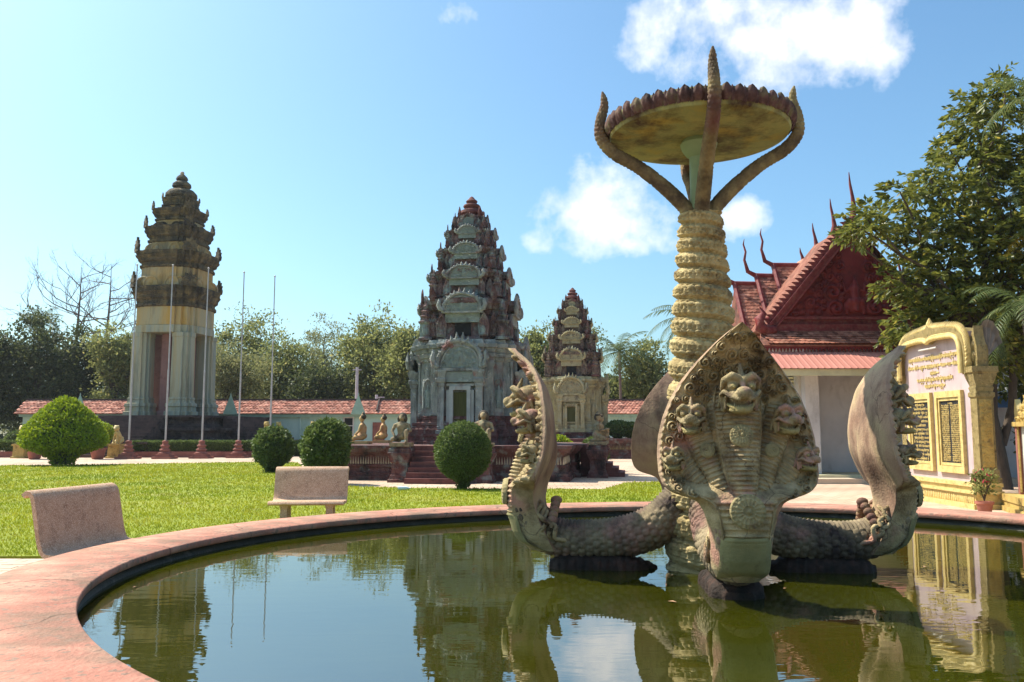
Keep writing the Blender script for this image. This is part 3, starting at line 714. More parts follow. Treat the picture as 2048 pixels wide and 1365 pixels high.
def naga_parts():
    P = {}
    P['hood'], rb, rf, zz = hood_mesh()
    # body: from the foot of the column out along the water and up into the neck
    C = spline([(0, -.02, 1.22), (0, -.14, 1.04), (0, -.30, .84), (0, -.52, .66), (0, -.82, .555), (0, -1.15, .525), (0, -1.42, .535), (0, -1.63, .60), (0, -1.76, .74), (0, -1.815, .95), (0, -1.80, 1.08)], 230)
    s = np.linspace(0, 1, 230)
    rx = np.interp(s, [0, .2, .5, .75, .85, 1], [.20, .215, .20, .20, .215, .20]); rz = np.interp(s, [0, .2, .5, .72, .85, 1], [.20, .21, .19, .18, .155, .10])
    def rel(S, T):
        h = .017 * scales(S / .070, T * .19 / .0746)
        up = np.sin(T)                                     # belly runs along the outer, lower side
        belly = ss(.62, .72, -up); rib = .009 * np.cos(2 * PI * S / .045)
        fade = 1 - ss(2.22, 2.40, S)
        return (h * (1 - belly) + rib * belly) * fade
    P['body'] = sweep('body', C, rx, rz, 120, rel)
    # long slab the coils rest on, pointed at the inner end
    m = MB(); R = []
    for t in np.linspace(0, 1, 110):
        y = -.50 - 1.06 * t; hw = .205 * min(1, (t / .22 + .02) ** .75) * (1 - .55 * ss(.90, 1.03, t)); ring = []
        wob = 1 + .09 * abs(math.sin(t * 42)) + .02 * math.sin(t * 37 + 1)
        for q in range(16):
            a = 2 * PI * q / 16; x = hw * wob * math.copysign(abs(math.cos(a)) ** .5, math.cos(a)); zc = math.copysign(abs(math.sin(a)) ** .6, math.sin(a))
            hz = .135 * min(1, (t / .32 + .02) ** .7) * (1 - .6 * ss(.86, 1.03, t)); ring.append((x, y, .25 + hz * zc + .010 * math.sin(t * 80 + q * 1.7)))
        R.append(ring)
    m.rings(R); P['slab'] = m.mesh('base_slab', 50)
    # green belly plate of the bend with its framed border
    v = []; nu, nv = 28, 34
    for i in range(nv):
        f = i / (nv - 1); zq = .415 + f * .37
        y = -np.interp(zq, FZ, FR) - .006
        for j in range(nu):
            u = j / (nu - 1) * 2 - 1; hw = .195 * (1 - .10 * abs(f * 2 - 1) ** 6)
            bx = max(abs(u), abs(f * 2 - 1) * 1.02)
            frame = .014 * math.exp(-((bx - .90) / .035) ** 2) + .010 * math.exp(-((bx - .74) / .03) ** 2)
            dip = .10 * abs(u) ** 3.2 + (.10 * (1 - f * 3) ** 2 if f < .33 else 0)
            v.append((u * hw, y + dip - frame - .012, zq))
    P['plate'] = np_mesh('belly_plate', v, grid_faces(nu, nv), True)
    P['med_big'] = medallion_mesh(.135); P['med_mid'] = medallion_mesh(.092); P['med_small'] = medallion_mesh(.060)
    # ruffled collar where the scaled body turns up
    m = MB()
    for k, (yc, zc, sc_, tilt) in enumerate(((-1.50, .62, 1.10, .95), (-1.56, .66, 1.10, .80), (-1.62, .72, 1.08, .62))):
        pts = []
        for q in range(41):
            a = -.30 * PI + 1.6 * PI * q / 40
            wv = .035 * math.sin(a * 7 + k)
            p = Vector((math.cos(a) * .225 * sc_, 0, math.sin(a) * .20 * sc_ + 0)); p.y += wv
            p = Matrix.Rotation(tilt - PI / 2 + 1.2, 3, 'X') @ p
            pts.append((p.x, p.y + yc, p.z + zc))
        m.tube(pts, .021, 7)
    P['collar'] = m.mesh('collar', 60)
    m = MB()
    for s2 in (-1, 1):
        for k in range(4):
            m.ell((s2 * (.05 + .05 * k), -1.50 - .01 * k, .86 - .045 * k), (.035, .05, .04), 8, 6)
    m.ell((0, -1.49, .90), (.04, .06, .045), 8, 6)
    P['curl'] = m.mesh('collar_curls', 60)
    # head
    h = [('e', (0, -.38, .14), (.40, .40, .35)), ('e', (0, -.30, -.20), (.36, .28, .32)), ('e', (0, -.74, .00), (.30, .34, .14)), ('e', (0, -1.00, .04), (.205, .15, .155)),
         ('c', (0, -.90, .17), (0, -.66, .40), .06, .095), ('c', (0, -.66, .40), (0, -.52, .72), .095, .03)]
    for s2 in (-1, 1):
        h += [('e', (s2 * .215, -.74, .20), (.135, .12, .135)), ('e', (s2 * .215, -.85, .19), (.06, .05, .06)),
              ('c', (s2 * .08, -.76, .36), (s2 * .24, -.80, .43), .085, .10), ('c', (s2 * .24, -.80, .43), (s2 * .41, -.64, .31), .10, .085), ('c', (s2 * .41, -.64, .31), (s2 * .44, -.48, .08), .085, .05),
              ('c', (s2 * .13, -1.04, -.10), (s2 * .28, -.90, -.06), .05, .06), ('c', (s2 * .28, -.90, -.06), (s2 * .42, -.70, .05), .06, .06), ('c', (s2 * .42, -.70, .05), (s2 * .49, -.52, -.04), .06, .035),
              ('c', (s2 * .45, -.46, -.05), (s2 * .40, -.44, -.42), .06, .05), ('c', (s2 * .40, -.34, .0), (s2 * .48, -.28, -.34), .06, .04), ('c', (s2 * .36, -.56, -.10), (s2 * .34, -.54, -.36), .04, .04)]
    P['head'] = blob('head', h, .026, 1)
    P['jaw'] = blob('lower_jaw', [('e', (0, -.60, -.39), (.30, .33, .105)), ('e', (0, -.84, -.37), (.20, .14, .095)), ('e', (0, -.36, -.36), (.33, .22, .16)), ('c', (-.31, -.58, -.26), (-.20, -.82, -.32), .045, .045), ('c', (-.20, -.82, -.32), (0, -.95, -.335), .045, .045),
                                  ('c', (.31, -.58, -.26), (.20, -.82, -.32), .045, .045), ('c', (.20, -.82, -.32), (0, -.95, -.335), .045, .045)], .028, 1)
    m = MB(); m.ell((0, 0, 0), (.085, .07, .07), 14, 9); m.ell((0, -.05, -.01), (.036, .034, .034), 10, 7)
    P['eye'] = m.mesh('eye', 60)
    m = MB()
    for row, (z0, z1) in enumerate(((-.12, -.19), (-.30, -.225))):
        for k in range(13):
            a = (k / 12 - .5) * 2.4; big = 1.5 if k in (2, 10) else 1.0
            x = .27 * math.sin(a); y = -.60 - .28 * math.cos(a); r = .020 + .008 * ((k * 7 + row * 3) % 4) / 3; big *= .75 + .4 * ((k * 5 + row) % 3) / 2
            zt = z0 + (z1 - z0) * big * .92
            m.add([(x - r, y, z0), (x, y - r, z0), (x + r, y, z0), (x, y + r, z0), (x, y, zt)], [(0, 1, 4), (1, 2, 4), (2, 3, 4), (3, 0, 4), (3, 2, 1, 0)])
    P['teeth'] = m.mesh('teeth')
    return P


NP = naga_parts()


def build_naga(label, yaw):
    r = thing('naga_statue', label, 'naga statue', FC, yaw, 'five-headed nagas around the fountain column')
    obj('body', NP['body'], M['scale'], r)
    obj('hood', NP['hood'], [M['naga'], M['hood_back']], r)
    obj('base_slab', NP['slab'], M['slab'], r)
    obj('belly_plate', NP['plate'], M['belly'], r)
    obj('collar', NP['collar'], M['naga'], r); obj('collar_curls', NP['curl'], M['skin_red'], r)
    obj('medallion', NP['med_big'], M['rosette'], r, (0, -2.0, .985), (math.radians(-3), 0, 0))
    obj('medallion', NP['med_mid'], M['rosette'], r, (0, -1.825, 1.555), (math.radians(-20), 0, 0))
    for s in (-1, 1):
        obj('medallion', NP['med_small'], M['rosette'], r, (s * .255, -1.735, 1.44), (math.radians(-14), 0, s * math.radians(14)))
        obj('medallion', NP['med_small'], M['rosette'], r, (s * .385, -1.665, 1.27), (math.radians(-14), 0, s * math.radians(18)), .82)
    for x, y, z, k, rz, rx in ((0, -1.62, 1.905, .318, 0, .10), (-.345, -1.625, 1.69, .236, -.22, .06), (.345, -1.625, 1.69, .236, .22, .06), (-.485, -1.635, 1.375, .185, -.34, .03), (.485, -1.635, 1.375, .185, .34, .03)):
        h = obj('head', NP['head'], M['head'], r, (x, y, z), (rx, 0, rz), (k, k * 1.12, k * 1.04))
        obj('lower_jaw', NP['jaw'], M['jaw'], h); obj('teeth', NP['teeth'], M['tooth'], h)
        for s in (-1, 1): obj('eye', NP['eye'], M['jaw'], h, (s * .215, -.835, .185))
    return r


build_naga('five-headed stone naga in front, facing the viewer with open hood', FYAW)
build_naga('five-headed stone naga facing right, its pale hood back turned to us', FYAW + PI / 2)
build_naga('five-headed stone naga behind the column, only its brown hood back showing', FYAW + PI)
build_naga('five-headed stone naga facing left over the water in profile', FYAW - PI / 2)


def build_column():
    r = thing('fountain_column', 'tall column of coiled snakes carrying a wide lotus bowl', 'fountain', FC, FYAW)
    # coils: one rope of snake body wound round and round, thinner towards the top
    ztab = np.linspace(.2, 3.80, 420); na = 132
    a = np.linspace(0, 2 * PI, na, endpoint=False); Zg, A = np.meshgrid(ztab, a, indexing='ij')
    R0 = np.interp(ztab, [.2, 1.3, 2.2, 2.95, 3.80], [.32, .305, .258, .212, .148])[:, None]
    pitch = np.interp(ztab, [.2, 2.0, 2.4, 3.0, 3.8], [.26, .25, .215, .165, .140]); turns = np.cumsum(np.gradient(ztab) / pitch)[:, None]
    ph = turns + A / (2 * PI) * 1.0; fr = ph - np.floor(ph); q = fr * 2 - 1                      # -1..1 across one coil
    bulge = np.interp(ztab, [.2, 2.2, 3.8], [.085, .080, .055])[:, None] * np.sqrt(np.clip(1 - np.abs(q) ** 2.2, 0, 1))
    nsc = np.round(2 * PI * .27 / .078); along = A / (2 * PI) * nsc; hs = scales(ph * 4.0 + .5, along)
    band = np.exp(-(q / .16) ** 2); lips = np.exp(-((np.abs(q) - .22) / .035) ** 2)
    rel = .027 * hs * (.8 + .4 * np.sin(A * 3 + ph * 5)) * (np.abs(q) > .26) * (np.abs(q) < .93) + .018 * lips + .024 * np.clip(np.cos(A * 40), -.4, 1) * (np.abs(q) < .17)
    RR = R0 + bulge + rel
    v = np.stack([RR * np.cos(A), RR * np.sin(A), Zg], -1).reshape(-1, 3)
    top = len(v); v = np.concatenate([v, [[0, 0, 3.84]]]); f = grid_faces(na, len(ztab), True)
    j = np.arange(na); b0 = (len(ztab) - 1) * na
    me = bpy.data.meshes.new('coiled_shaft'); me.from_pydata(v.tolist(), [], f.tolist() + [(int(b0 + k), int(b0 + (k + 1) % na), top) for k in j]); me.update()
    me.polygons.foreach_set('use_smooth', np.ones(len(me.polygons), dtype=bool))
    obj('coiled_shaft', me, M['coil'], r)
    MB().lathe([(.10, 3.72), (.10, 4.39), (.13, 4.41), (.17, 4.47), (.19, 4.53), (.16, 4.58)], 24).build('inner_post', M['post'], r, smooth=40)
    # four snake tails carry the bowl
    C = spline([(0, -.07, 3.64), (0, -.12, 3.82), (0, -.32, 4.05), (0, -.60, 4.29), (0, -.87, 4.46), (0, -1.00, 4.62), (0, -1.01, 4.79), (0, -.965, 4.98), (0, -.985, 5.13)], 130)
    s = np.linspace(0, 1, 130); rr = np.interp(s, [0, .3, .62, .8, .93, 1], [.074, .064, .055, .045, .030, .005])
    def rel2(S, T):
        up = np.sin(T); ridge = .008 * np.exp(-((np.abs(up - 0) - .0) / .2) ** 2) * 0
        return .011 * scales(S / .042, T * .07 / .044) * ss(2.0, 1.7, S)
    tail = sweep('tail_arm', C, rr, rr, 44, rel2)
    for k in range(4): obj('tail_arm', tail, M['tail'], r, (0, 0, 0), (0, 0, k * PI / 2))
    # bowl: shallow dish with a ring of lotus petals
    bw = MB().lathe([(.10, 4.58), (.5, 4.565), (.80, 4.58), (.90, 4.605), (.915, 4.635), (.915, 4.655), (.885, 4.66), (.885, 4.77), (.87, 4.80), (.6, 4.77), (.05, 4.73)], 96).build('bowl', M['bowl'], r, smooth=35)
    m = MB(); nu, nv = 9, 12; V = []
    for i in range(nv):
        f = i / (nv - 1); hw = .056 * math.sin(PI * (f * .80 + .16)) ** .55
        for jx in range(nu):
            u = jx / (nu - 1) * 2 - 1
            keel = .024 * (1 - u * u) + .014 * math.exp(-((abs(u) - .55) / .14) ** 2) + .018 * math.sin(PI * f)
            V.append((u * hw * (1 - .97 * max(0, (f - .9) / .1)), -keel - .015 * math.sin(PI * f), f * .165))
    pm = np_mesh('petal', V, grid_faces(nu, nv), True)
    so = pm
    n = 46
    for k in range(n):
        a = 2 * PI * k / n
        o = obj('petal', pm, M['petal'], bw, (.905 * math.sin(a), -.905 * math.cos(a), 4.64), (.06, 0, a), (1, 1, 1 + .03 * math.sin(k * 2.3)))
    sm = MB(); sm.tube([(0, 0, 0), (0, -.012, .06), (0, -.008, .11), (0, .004, .155)], [.022, .026, .020, .004], 6); sme = sm.mesh('small_petal', 60)
    for k in range(n):
        a = 2 * PI * (k + .5) / n
        obj('small_petal', sme, M['petal'], bw, (.905 * math.sin(a), -.905 * math.cos(a), 4.64), (.06, 0, a))
    return r


build_column()


# ---------------------------------------------------------------- Khmer towers
TYAW = math.radians(-8.0)


def redent(q):
    out = []
    for k in range(4):
        c, s = round(math.cos(k * PI / 2)), round(math.sin(k * PI / 2))
        out += [(c * x - s * y, s * x + c * y) for x, y in q]
    return out


PLAN = redent([(1, -.40), (1, .40), (.88, .40), (.88, .60), (.76, .60), (.76, .76), (.60, .76), (.60, .88), (.40, .88)])
PLAN2 = redent([(1, -.36), (1, .36), (.95, .36), (.95, .95), (.36, .95)])
PLAN1 = redent([(1, -.50), (1, .50), (.93, .50), (.93, .68), (.84, .68), (.84, .84), (.68, .84), (.68, .93), (.50, .93)])
RT = {}


def face_xy(k, x, d):
    c, s = math.cos(k * PI / 2), math.sin(k * PI / 2)
    return (c * x + s * d, s * x - c * d)


def ornament_meshes():
    # pediment frame: polylobed arch with flame leaves, unit width
    m = MB(); arch = []
    n = 26
    for i in range(n + 1):
        a = PI * i / n; lob = 1 + .05 * abs(math.sin(a * 2.5))
        arch.append((.42 * math.cos(a) * lob, .05 + .44 * max(0, math.sin(a)) ** .85 * lob))
    m.tube([(x, -.045, z) for x, z in arch], .045, 7)
    m.tube([(x * .86, -.03, .03 + (z - .05) * .86) for x, z in arch], .022, 6)
    for i in range(1, n):
        a = PI * i / n; x, z = arch[i]; tall = .07 + .07 * math.exp(-((a - PI / 2) / .35) ** 2); dx, dz = math.cos(a), math.sin(a)
        if i % 2 == 0:
            w = .052
            p = [(x - dz * w, z + dx * w), (x + dz * w, z - dx * w)]
            tip = (x + dx * tall * .8 + 0, z + dz * tall + .02)
            mid = (x + dx * tall * .45, z + dz * tall * .5)
            m.add([(p[0][0], -.05, p[0][1]), (p[1][0], -.05, p[1][1]), (tip[0], -.06, tip[1]), (mid[0], -.095, mid[1]), (p[0][0], .03, p[0][1]), (p[1][0], .03, p[1][1]), (tip[0], .0, tip[1])],
                  [(0, 1, 3), (1, 2, 3), (2, 0, 3), (4, 6, 5), (0, 4, 5, 1), (1, 5, 6, 2), (2, 6, 4, 0)])
    for s in (-1, 1):                      # flared naga ends
        m.tube([(s * .42, -.05, .05), (s * .50, -.07, .09), (s * .545, -.08, .20), (s * .52, -.08, .30), (s * .535, -.08, .36)], [.05, .062, .055, .04, .008], 7)
    m.box((0, 0, .01), (.96, .12, .05))
    RT['pediment'] = m.mesh('pediment', 45)
    # tympanum relief
    nx, nz = 44, 30; V = []
    Xg = np.zeros((nz, nx)); Zg = np.zeros((nz, nx))
    for i in range(nz):
        f = i / (nz - 1); z = .03 + f * .43; hw = .40 * math.sqrt(max(0, 1 - (f * .985) ** 2.3))
        Xg[i] = np.linspace(-1, 1, nx) * hw; Zg[i] = z
    cs = scroll_centres(lambda x, z, r: x > r * .6 and (x / .40) ** 2 + ((z - .03) / .45) ** 2 < .80, 16, .035, .06, (0, .4, .05, .45), seed=5)
    H = scroll_relief(Xg, Zg, cs + [(-x, z, r, -s) for x, z, r, s in cs], .035)
    fig = .05 * np.exp(-(Xg / .05) ** 2 - ((Zg - .20) / .10) ** 2) + .045 * np.exp(-(Xg / .03) ** 2 - ((Zg - .34) / .035) ** 2); H = np.maximum(H, fig)
    RT['tympanum'] = np_mesh('tympanum', np.stack([Xg, -.02 - H, Zg], -1).reshape(-1, 3), grid_faces(nx, nz), True)
    # antefix: pointed niche with a small seated figure, unit height
    m = MB(); o = []
    for x, z in ((-.26, 0), (-.30, .25), (-.34, .45), (-.28, .66), (-.14, .84), (0, 1.0), (.14, .84), (.28, .66), (.34, .45), (.30, .25), (.26, 0)): o.append((x, z))
    m.extrude(o, -.02, .10)
    m.tube([(x * .86, -.03, .02 + z * .86) for x, z in o], .045, 5)
    m.ell((0, -.04, .26), (.15, .07, .20), 8, 6); m.ell((0, -.06, .53), (.075, .06, .095), 8, 6); m.ell((0, -.05, .10), (.20, .08, .07), 8, 5)
    RT['antefix'] = m.mesh('antefix', 45)
    # corner shrine: a little tower, unit height
    m = MB(); sq = redent([(1, -.55), (1, .55), (.8, .55), (.8, .8), (.55, .8)])
    m.loft(sq, [(0, .30), (.06, .30), (.08, .24), (.12, .23), (.40, .22), (.43, .28), (.47, .29), (.49, .22), (.56, .20), (.60, .24), (.62, .18), (.70, .16), (.73, .19), (.75, .13), (.82, .11), (.85, .12), (.90, .07), (1.0, .012)])
    for k in range(4):
        x, y = face_xy(k, 0, .23); m.ell((x, y, .24), (.09 if k % 2 == 0 else .05, .05 if k % 2 == 0 else .09, .14), 8, 6)
    RT['corner_shrine'] = m.mesh('corner_shrine', 35)
    # lotus finial, unit height
    R = []
    for i in range(34):
        f = i / 33; z = f
        r = np.interp(f, [0, .05, .08, .20, .34, .40, .43, .52, .60, .64, .68, .76, .82, .86, .93, 1.0], [.40, .42, .34, .50, .46, .30, .28, .36, .34, .22, .20, .25, .20, .14, .10, .01])
        R.append([(r * (1 + .06 * abs(math.sin(8 * 2 * PI * j / 32))) * math.cos(2 * PI * j / 32), r * (1 + .06 * abs(math.sin(8 * 2 * PI * j / 32))) * math.sin(2 * PI * j / 32), z) for j in range(32)])
    m = MB(); m.rings(R); RT['finial'] = m.mesh('lotus_finial', 45)
    # standing figure in relief, unit height
    RT['devata'] = blob('devata', [('c', (-.06, 0, .03), (-.05, 0, .45), .06, .085), ('c', (.06, 0, .03), (.05, 0, .45), .06, .085), ('e', (0, 0, .45), (.14, .08, .12)), ('c', (0, 0, .48), (0, 0, .70), .10, .12), ('e', (0, -.02, .84), (.065, .065, .085)),
                                   ('c', (0, 0, .9), (0, 0, 1.0), .05, .015), ('c', (-.13, 0, .72), (-.19, -.02, .52), .04, .032), ('c', (-.19, -.02, .52), (-.12, -.06, .42), .03, .028), ('c', (.13, 0, .72), (.20, -.02, .55), .04, .032), ('c', (.20, -.02, .55), (.13, -.06, .68), .03, .028)], .022, 2)
    m = MB(); a = []
    for i in range(15):
        t = PI * i / 14; a.append((.24 * math.cos(t), .75 + .30 * max(0, math.sin(t)) ** 1.2))
    m.tube([(.24, -.02, 0)] + [(x, -.02, z) for x, z in a] + [(-.24, -.02, 0)], .035, 6)
    RT['niche'] = m.mesh('niche_frame', 50)
    m = MB(); o = [(-.5, 0), (-.62, .25), (-.45, .45), (-.60, .62), (-.30, .70), (-.34, .92), (-.08, .84), (.06, 1.15), (.16, .80), (.40, .86), (.34, .60), (.55, .5), (.42, .25), (.5, 0)]
    m.extrude(o, -.09, .09); m.ell((-.12, -.09, .4), (.16, .06, .16), 8, 6); m.ell((.2, -.09, .3), (.13, .06, .13), 8, 6)
    RT['corner_flame'] = m.mesh('corner_flame', 40)


ornament_meshes()


def prasat(label, loc, mat, group='pointed Khmer towers'):
    r = thing('khmer_tower', label, 'tower', loc, TYAW, group)
    Z = 1.1
    def part(name, plan, prof, W, m, key):
        if key not in RT: RT[key] = MB().loft(plan, [(z, (W + o)) for z, o in prof]).mesh(name)
        return obj(name, RT[key], m, r)
    part('plinth', PLAN, [(Z - .02, .10), (Z + .10, .10), (Z + .11, .05), (Z + .26, .03), (Z + .27, .09), (Z + .36, .09)], 2.25, mat['plinth'], 'p_plinth')
    part('base_moulding', PLAN, [(1.45, .22), (1.62, .22), (1.64, .15), (1.74, .10), (1.76, .14), (1.84, .12), (1.86, .06), (1.95, .02), (1.97, .06), (2.06, .05), (2.08, 0)], 2.02, mat['base'], 'p_base')
    part('body', PLAN, [(2.07, 0), (2.07, 0), (3.95, -.05), (3.97, .0), (4.08, .02), (4.10, .09), (4.22, .12), (4.24, .05)], 2.0, mat['body'], 'p_body')
    part('cornice', PLAN, [(4.23, .02), (4.30, .10), (4.40, .12), (4.42, .22), (4.55, .24), (4.57, .16), (4.70, .10)], 2.0, mat['cornice'], 'p_cornice')
    if 'door' not in RT:
        RT['door'] = MB().box((0, 0, .70), (.52, .06, 1.40)).mesh('door')
        m = MB()
        for s in (-1, 1): m.box((s * .33, 0, .74), (.14, .16, 1.48)); m.box((s * .46, .05, .74), (.12, .14, 1.48))
        m.box((0, 0, 1.55), (.80, .16, .14)); m.box((0, .05, 1.66), (1.04, .14, .08)); RT['door_frame'] = m.mesh('door_frame')
        RT['lintel'] = MB().box((0, 0, 0), (1.16, .16, .36)).mesh('lintel')
        m = MB(); m.loft(redent([(1, -1), (1, 1)])[:8:2] if False else [(1, -1), (1, 1), (-1, 1), (-1, -1)], [(0, .17), (.10, .17), (.12, .13), (.20, .12), (.22, .14), (.25, .12), (1.50, .12), (1.53, .15), (1.62, .15), (1.66, .19), (1.76, .20), (1.80, .16), (1.98, .22), (2.05, .22)])
        RT['colonette'] = m.mesh('pilaster')
        m = MB(); m.loft([(1, -.35), (1, .35), (-1, .35), (-1, -.35)], [(0, .20), (.05, .20), (.07, .17), (1.62, .17), (1.66, .21), (1.76, .23), (1.80, .19), (1.84, .19)]); RT['pilaster'] = m.mesh('pilaster')
        RT['opening_shade'] = MB().box((0, 0, .22), (.62, .06, .44)).mesh('window')  # flat panel on the solid wall; its dark colour paints the opening's shade
    for k in range(4):
        rz = k * PI / 2
        def pl(name, mesh, mt, x, d, z, sc=1.0, par=r, dz=0.0):
            px, py = face_xy(k, x, d); return obj(name, mesh, mt, par, (px, py, z), (0, 0, rz + dz), sc)
        # porch: door, frame, lintel, columns and the big pediment
        pl('door', RT['door'], mat['door'], 0, 2.03, 1.48)
        pl('door_frame', RT['door_frame'], mat['frame'], 0, 2.10, 1.47)
        pl('lintel', RT['lintel'], mat['tymp'], 0, 2.12, 3.40)
        for s in (-1, 1): pl('pilaster', RT['colonette'], mat['body'], s * .72, 2.10, 1.47, (1, 1, 1.06))
        p = pl('pediment', RT['pediment'], mat['cornice'], 0, 2.16, 3.63, (1.90, 1.7, 2.0))
        obj('tympanum', RT['tympanum'], mat['tymp'], p)
        for s in (-1, 1):
            pl('pilaster', RT['pilaster'], mat['body'], s * 1.02, 1.79, 2.1, (1.0, .6, 1.02))
            pl('niche_frame', RT['niche'], mat['body'], s * 1.36, 1.53, 2.35, (.72, .9, .95))
            pl('devata', RT['devata'], mat['tymp'], s * 1.36, 1.53, 2.35, .82)
    tiers = [(4.70, 6.25, 1.62, 1.9), (6.25, 7.32, 1.34, 1.55), (7.32, 8.20, 1.06, 1.22), (8.20, 8.90, .80, .95), (8.90, 9.42, .58, .66)]
    for i, (z0, z1, W, C) in enumerate(tiers):
        h = z1 - z0
        part('tier', PLAN, [(z0 - .02, .10), (z0 + .07 * h, .10), (z0 + .09 * h, .03), (z0 + .14 * h, 0), (z0 + .58 * h, -.02), (z0 + .60 * h, .04), (z0 + .70 * h, .05), (z0 + .72 * h, (C - W) * .6), (z0 + .82 * h, (C - W) * .75), (z0 + .84 * h, (C - W)), (z0 + .95 * h, (C - W)), (z0 + .97 * h, .02), (z1, .0)], W, mat['tier'], 'p_tier%d' % i)
        for k in range(4):
            rz = k * PI / 2
            def pl(name, mesh, mt, x, d, z, sc=1.0, par=r, dz=0.0):
                px, py = face_xy(k, x, d); return obj(name, mesh, mt, par, (px, py, z), (0, 0, rz + dz), sc)
            if i < 4:
                if i == 0: pl('window', RT['opening_shade'], mat['dark'], 0, W + .05, z0 + .16, (1.0, 1, 1.0))
                ps = W * (1.08 if i else 1.02)
                pl('lintel', RT['lintel'], mat['tymp'], 0, W + .08, z0 + h * .52, (ps / 1.45, .9, h * .24 / .36))
                p = pl('pediment', RT['pediment'], mat['cornice'], 0, W + .10 + (C - W) * .35, z0 + h * .62, (ps, ps * .8, h * .86))
                obj('tympanum', RT['tympanum'], mat['tymp'], p)
            else:
                p = pl('pediment', RT['pediment'], mat['tier'], 0, W + .06, z0 + h * .2, (.75, .6, .8)); obj('tympanum', RT['tympanum'], mat['tymp'], p)
            ah = h * (.56 if i < 3 else .62)
            for x, d in ((.50, 1.0), (-.50, 1.0), (.72, .86), (-.72, .86)):
                pl('antefix', RT['antefix'], mat['antefix'], x * W, d * W + .12, z0 + .08 * h, (ah * .74, ah * .7, ah))
            for x, d in ((.50, .98), (-.50, .98)):           # on the edge of the cornice
                pl('antefix', RT['antefix'], mat['antefix2'], x * C * 1.25, d * C * .92, z0 + .90 * h, (ah * .42, ah * .4, ah * .58))
            for q in (.80,):
                sh = h * .92; x = W * .86 + .10
                pl('corner_shrine', RT['corner_shrine'], mat['antefix'], x, x, z0 + .02, (sh * .62, sh * .62, sh))
    MB_t = tiers[-1][1]
    obj('lotus_finial', RT['finial'], mat['finial'], r, (0, 0, MB_t - .02), (0, 0, 0), (.92, .92, .86))
    for k in range(4):
        x, y = face_xy(k, .42, .42); obj('antefix', RT['antefix'], mat['finial'], r, (x, y, MB_t - .12), (0, 0, k * PI / 2 + PI / 4), (.26, .26, .48))
    r.scale = (.92, .92, 1)
    return r


def terrace(label, loc, half, mats, stairs=(0, 1, 2, 3)):
    r = thing('temple_terrace', label, 'terrace', loc, TYAW, 'moulded terraces under the towers')
    key = 'terr'
    if key not in RT:
        RT[key] = MB().loft(PLAN2, [(-.01, 1.015), (.14, 1.015), (.145, 1.0), (.24, .995), (.25, .975), (.42, .965), (.425, .98), (.50, .98), (.505, .965), (.80, .965), (.805, .985), (.88, .99), (.885, 1.01), (.96, 1.015), (1.0, 1.02), (1.005, 1.03), (1.10, 1.03)]).mesh('terrace_wall')
        m = MB(); v = []
        for kx in range(26):
            for s in (-1, 1):
                x = s * (.385 + .021 * kx)
                if abs(x) > .935: continue
                for k in range(4):
                    px, py = face_xy(k, x, .917); w = .0075
                    a = face_xy(k, x - w, .917); b = face_xy(k, x + w, .917); c = face_xy(k, x, .926)
                    m.add([(a[0], a[1], .52), (b[0], b[1], .52), (px, py, .76), (c[0], c[1], .58), (px, py, .505)], [(0, 4, 3), (4, 1, 3), (1, 2, 3), (2, 0, 3)])
        RT['petals'] = m.mesh('petal_frieze')
        m = MB(); m.loft([(1, -1), (1, 1), (-1, 1), (-1, -1)], [(0, .37), (.10, .37), (.12, .33), (.24, .31), (.26, .27), (.60, .25), (.66, .26), (.70, .31), (.74, .30), (.90, .37), (1.0, .38), (1.02, .34), (1.14, .34), (1.15, .30), (1.22, .30)])
        for k in range(4):
            for x in (-.15, 0, .15):
                px, py = face_xy(k, x, .29); m.ell((px, py, .82), (.05, .05, .07), 6, 5)
            for x in (-.18, -.06, .06, .18):
                px, py = face_xy(k, x, .255); m.ell((px, py, .50), (.03, .03, .09), 6, 5)
        RT['pedestal'] = m.mesh('pedestal', 30)
    obj('terrace_wall', RT[key], mats['wall'], r, sc=(half, half, 1)); o = obj('petal_frieze', RT['petals'], mats['frieze'], r, sc=(half * 1.003, half * 1.003, 1)); o['kind'] = 'stuff'
    if 'tstep' not in RT: RT['tstep'] = MB().box((0, 0, 0), (1, 1, 1)).mesh('step')
    for k in stairs:
        n = 7
        for i in range(n):
            h = 1.1 / n; d = (n - i) * .215
            x, y = face_xy(k, 0, half * .975 + d / 2 + .12)
            obj('step', RT['tstep'], mats['step'], r, (x, y, h * (i + .5) + .002), (0, 0, k * PI / 2), (1.9 - .0 * i, d, h - .004))
        for s in (-1, 1):
            x, y = face_xy(k, s * 1.28, half + .62); obj('pedestal', RT['pedestal'], mats['wall'], r, (x, y, 0), (0, 0, k * PI / 2), (.95, .95, .90))
    return r


M['tier3'] = surf('weathered_ochre_tier', [(.11, .07, .06), (.20, .14, .105), (.29, .25, .16)], 3.2, dark=(.04, .032, .03), dark_amt=.46, streak=.7, dscale=2.2, carve=(7, .6, 22), third=((.20, .085, .075), 1.8, .54))
T2 = Vector((-1.50, 30.6, 0)); T3 = Vector((3.70, 50.8, 0))
tmats = dict(wall=M['maroon'], frieze=M['frieze'], step=M['maroon_plain'])
terrace('dark red moulded terrace with stairs under the central grey-green tower', T2, 4.0, tmats)
terrace('dark red terrace with a yellow petal frieze under the smaller ochre tower', T3, 3.7, dict(wall=M['maroon'], frieze=M['jaw'], step=M['maroon_plain']))
prasat('tall grey-green carved tower with tiers and maroon edges in the centre', T2, dict(plinth=M['maroon'], base=M['maroon'], body=M['prasat'], cornice=M['prasat'], tier=M['tier'], tymp=M['tymp'], frame=M['prasat_plain'], antefix=M['tier'], antefix2=M['maroon'], finial=M['maroon_plain'], door=M['wood_green'], dark=M['dark_inside']))
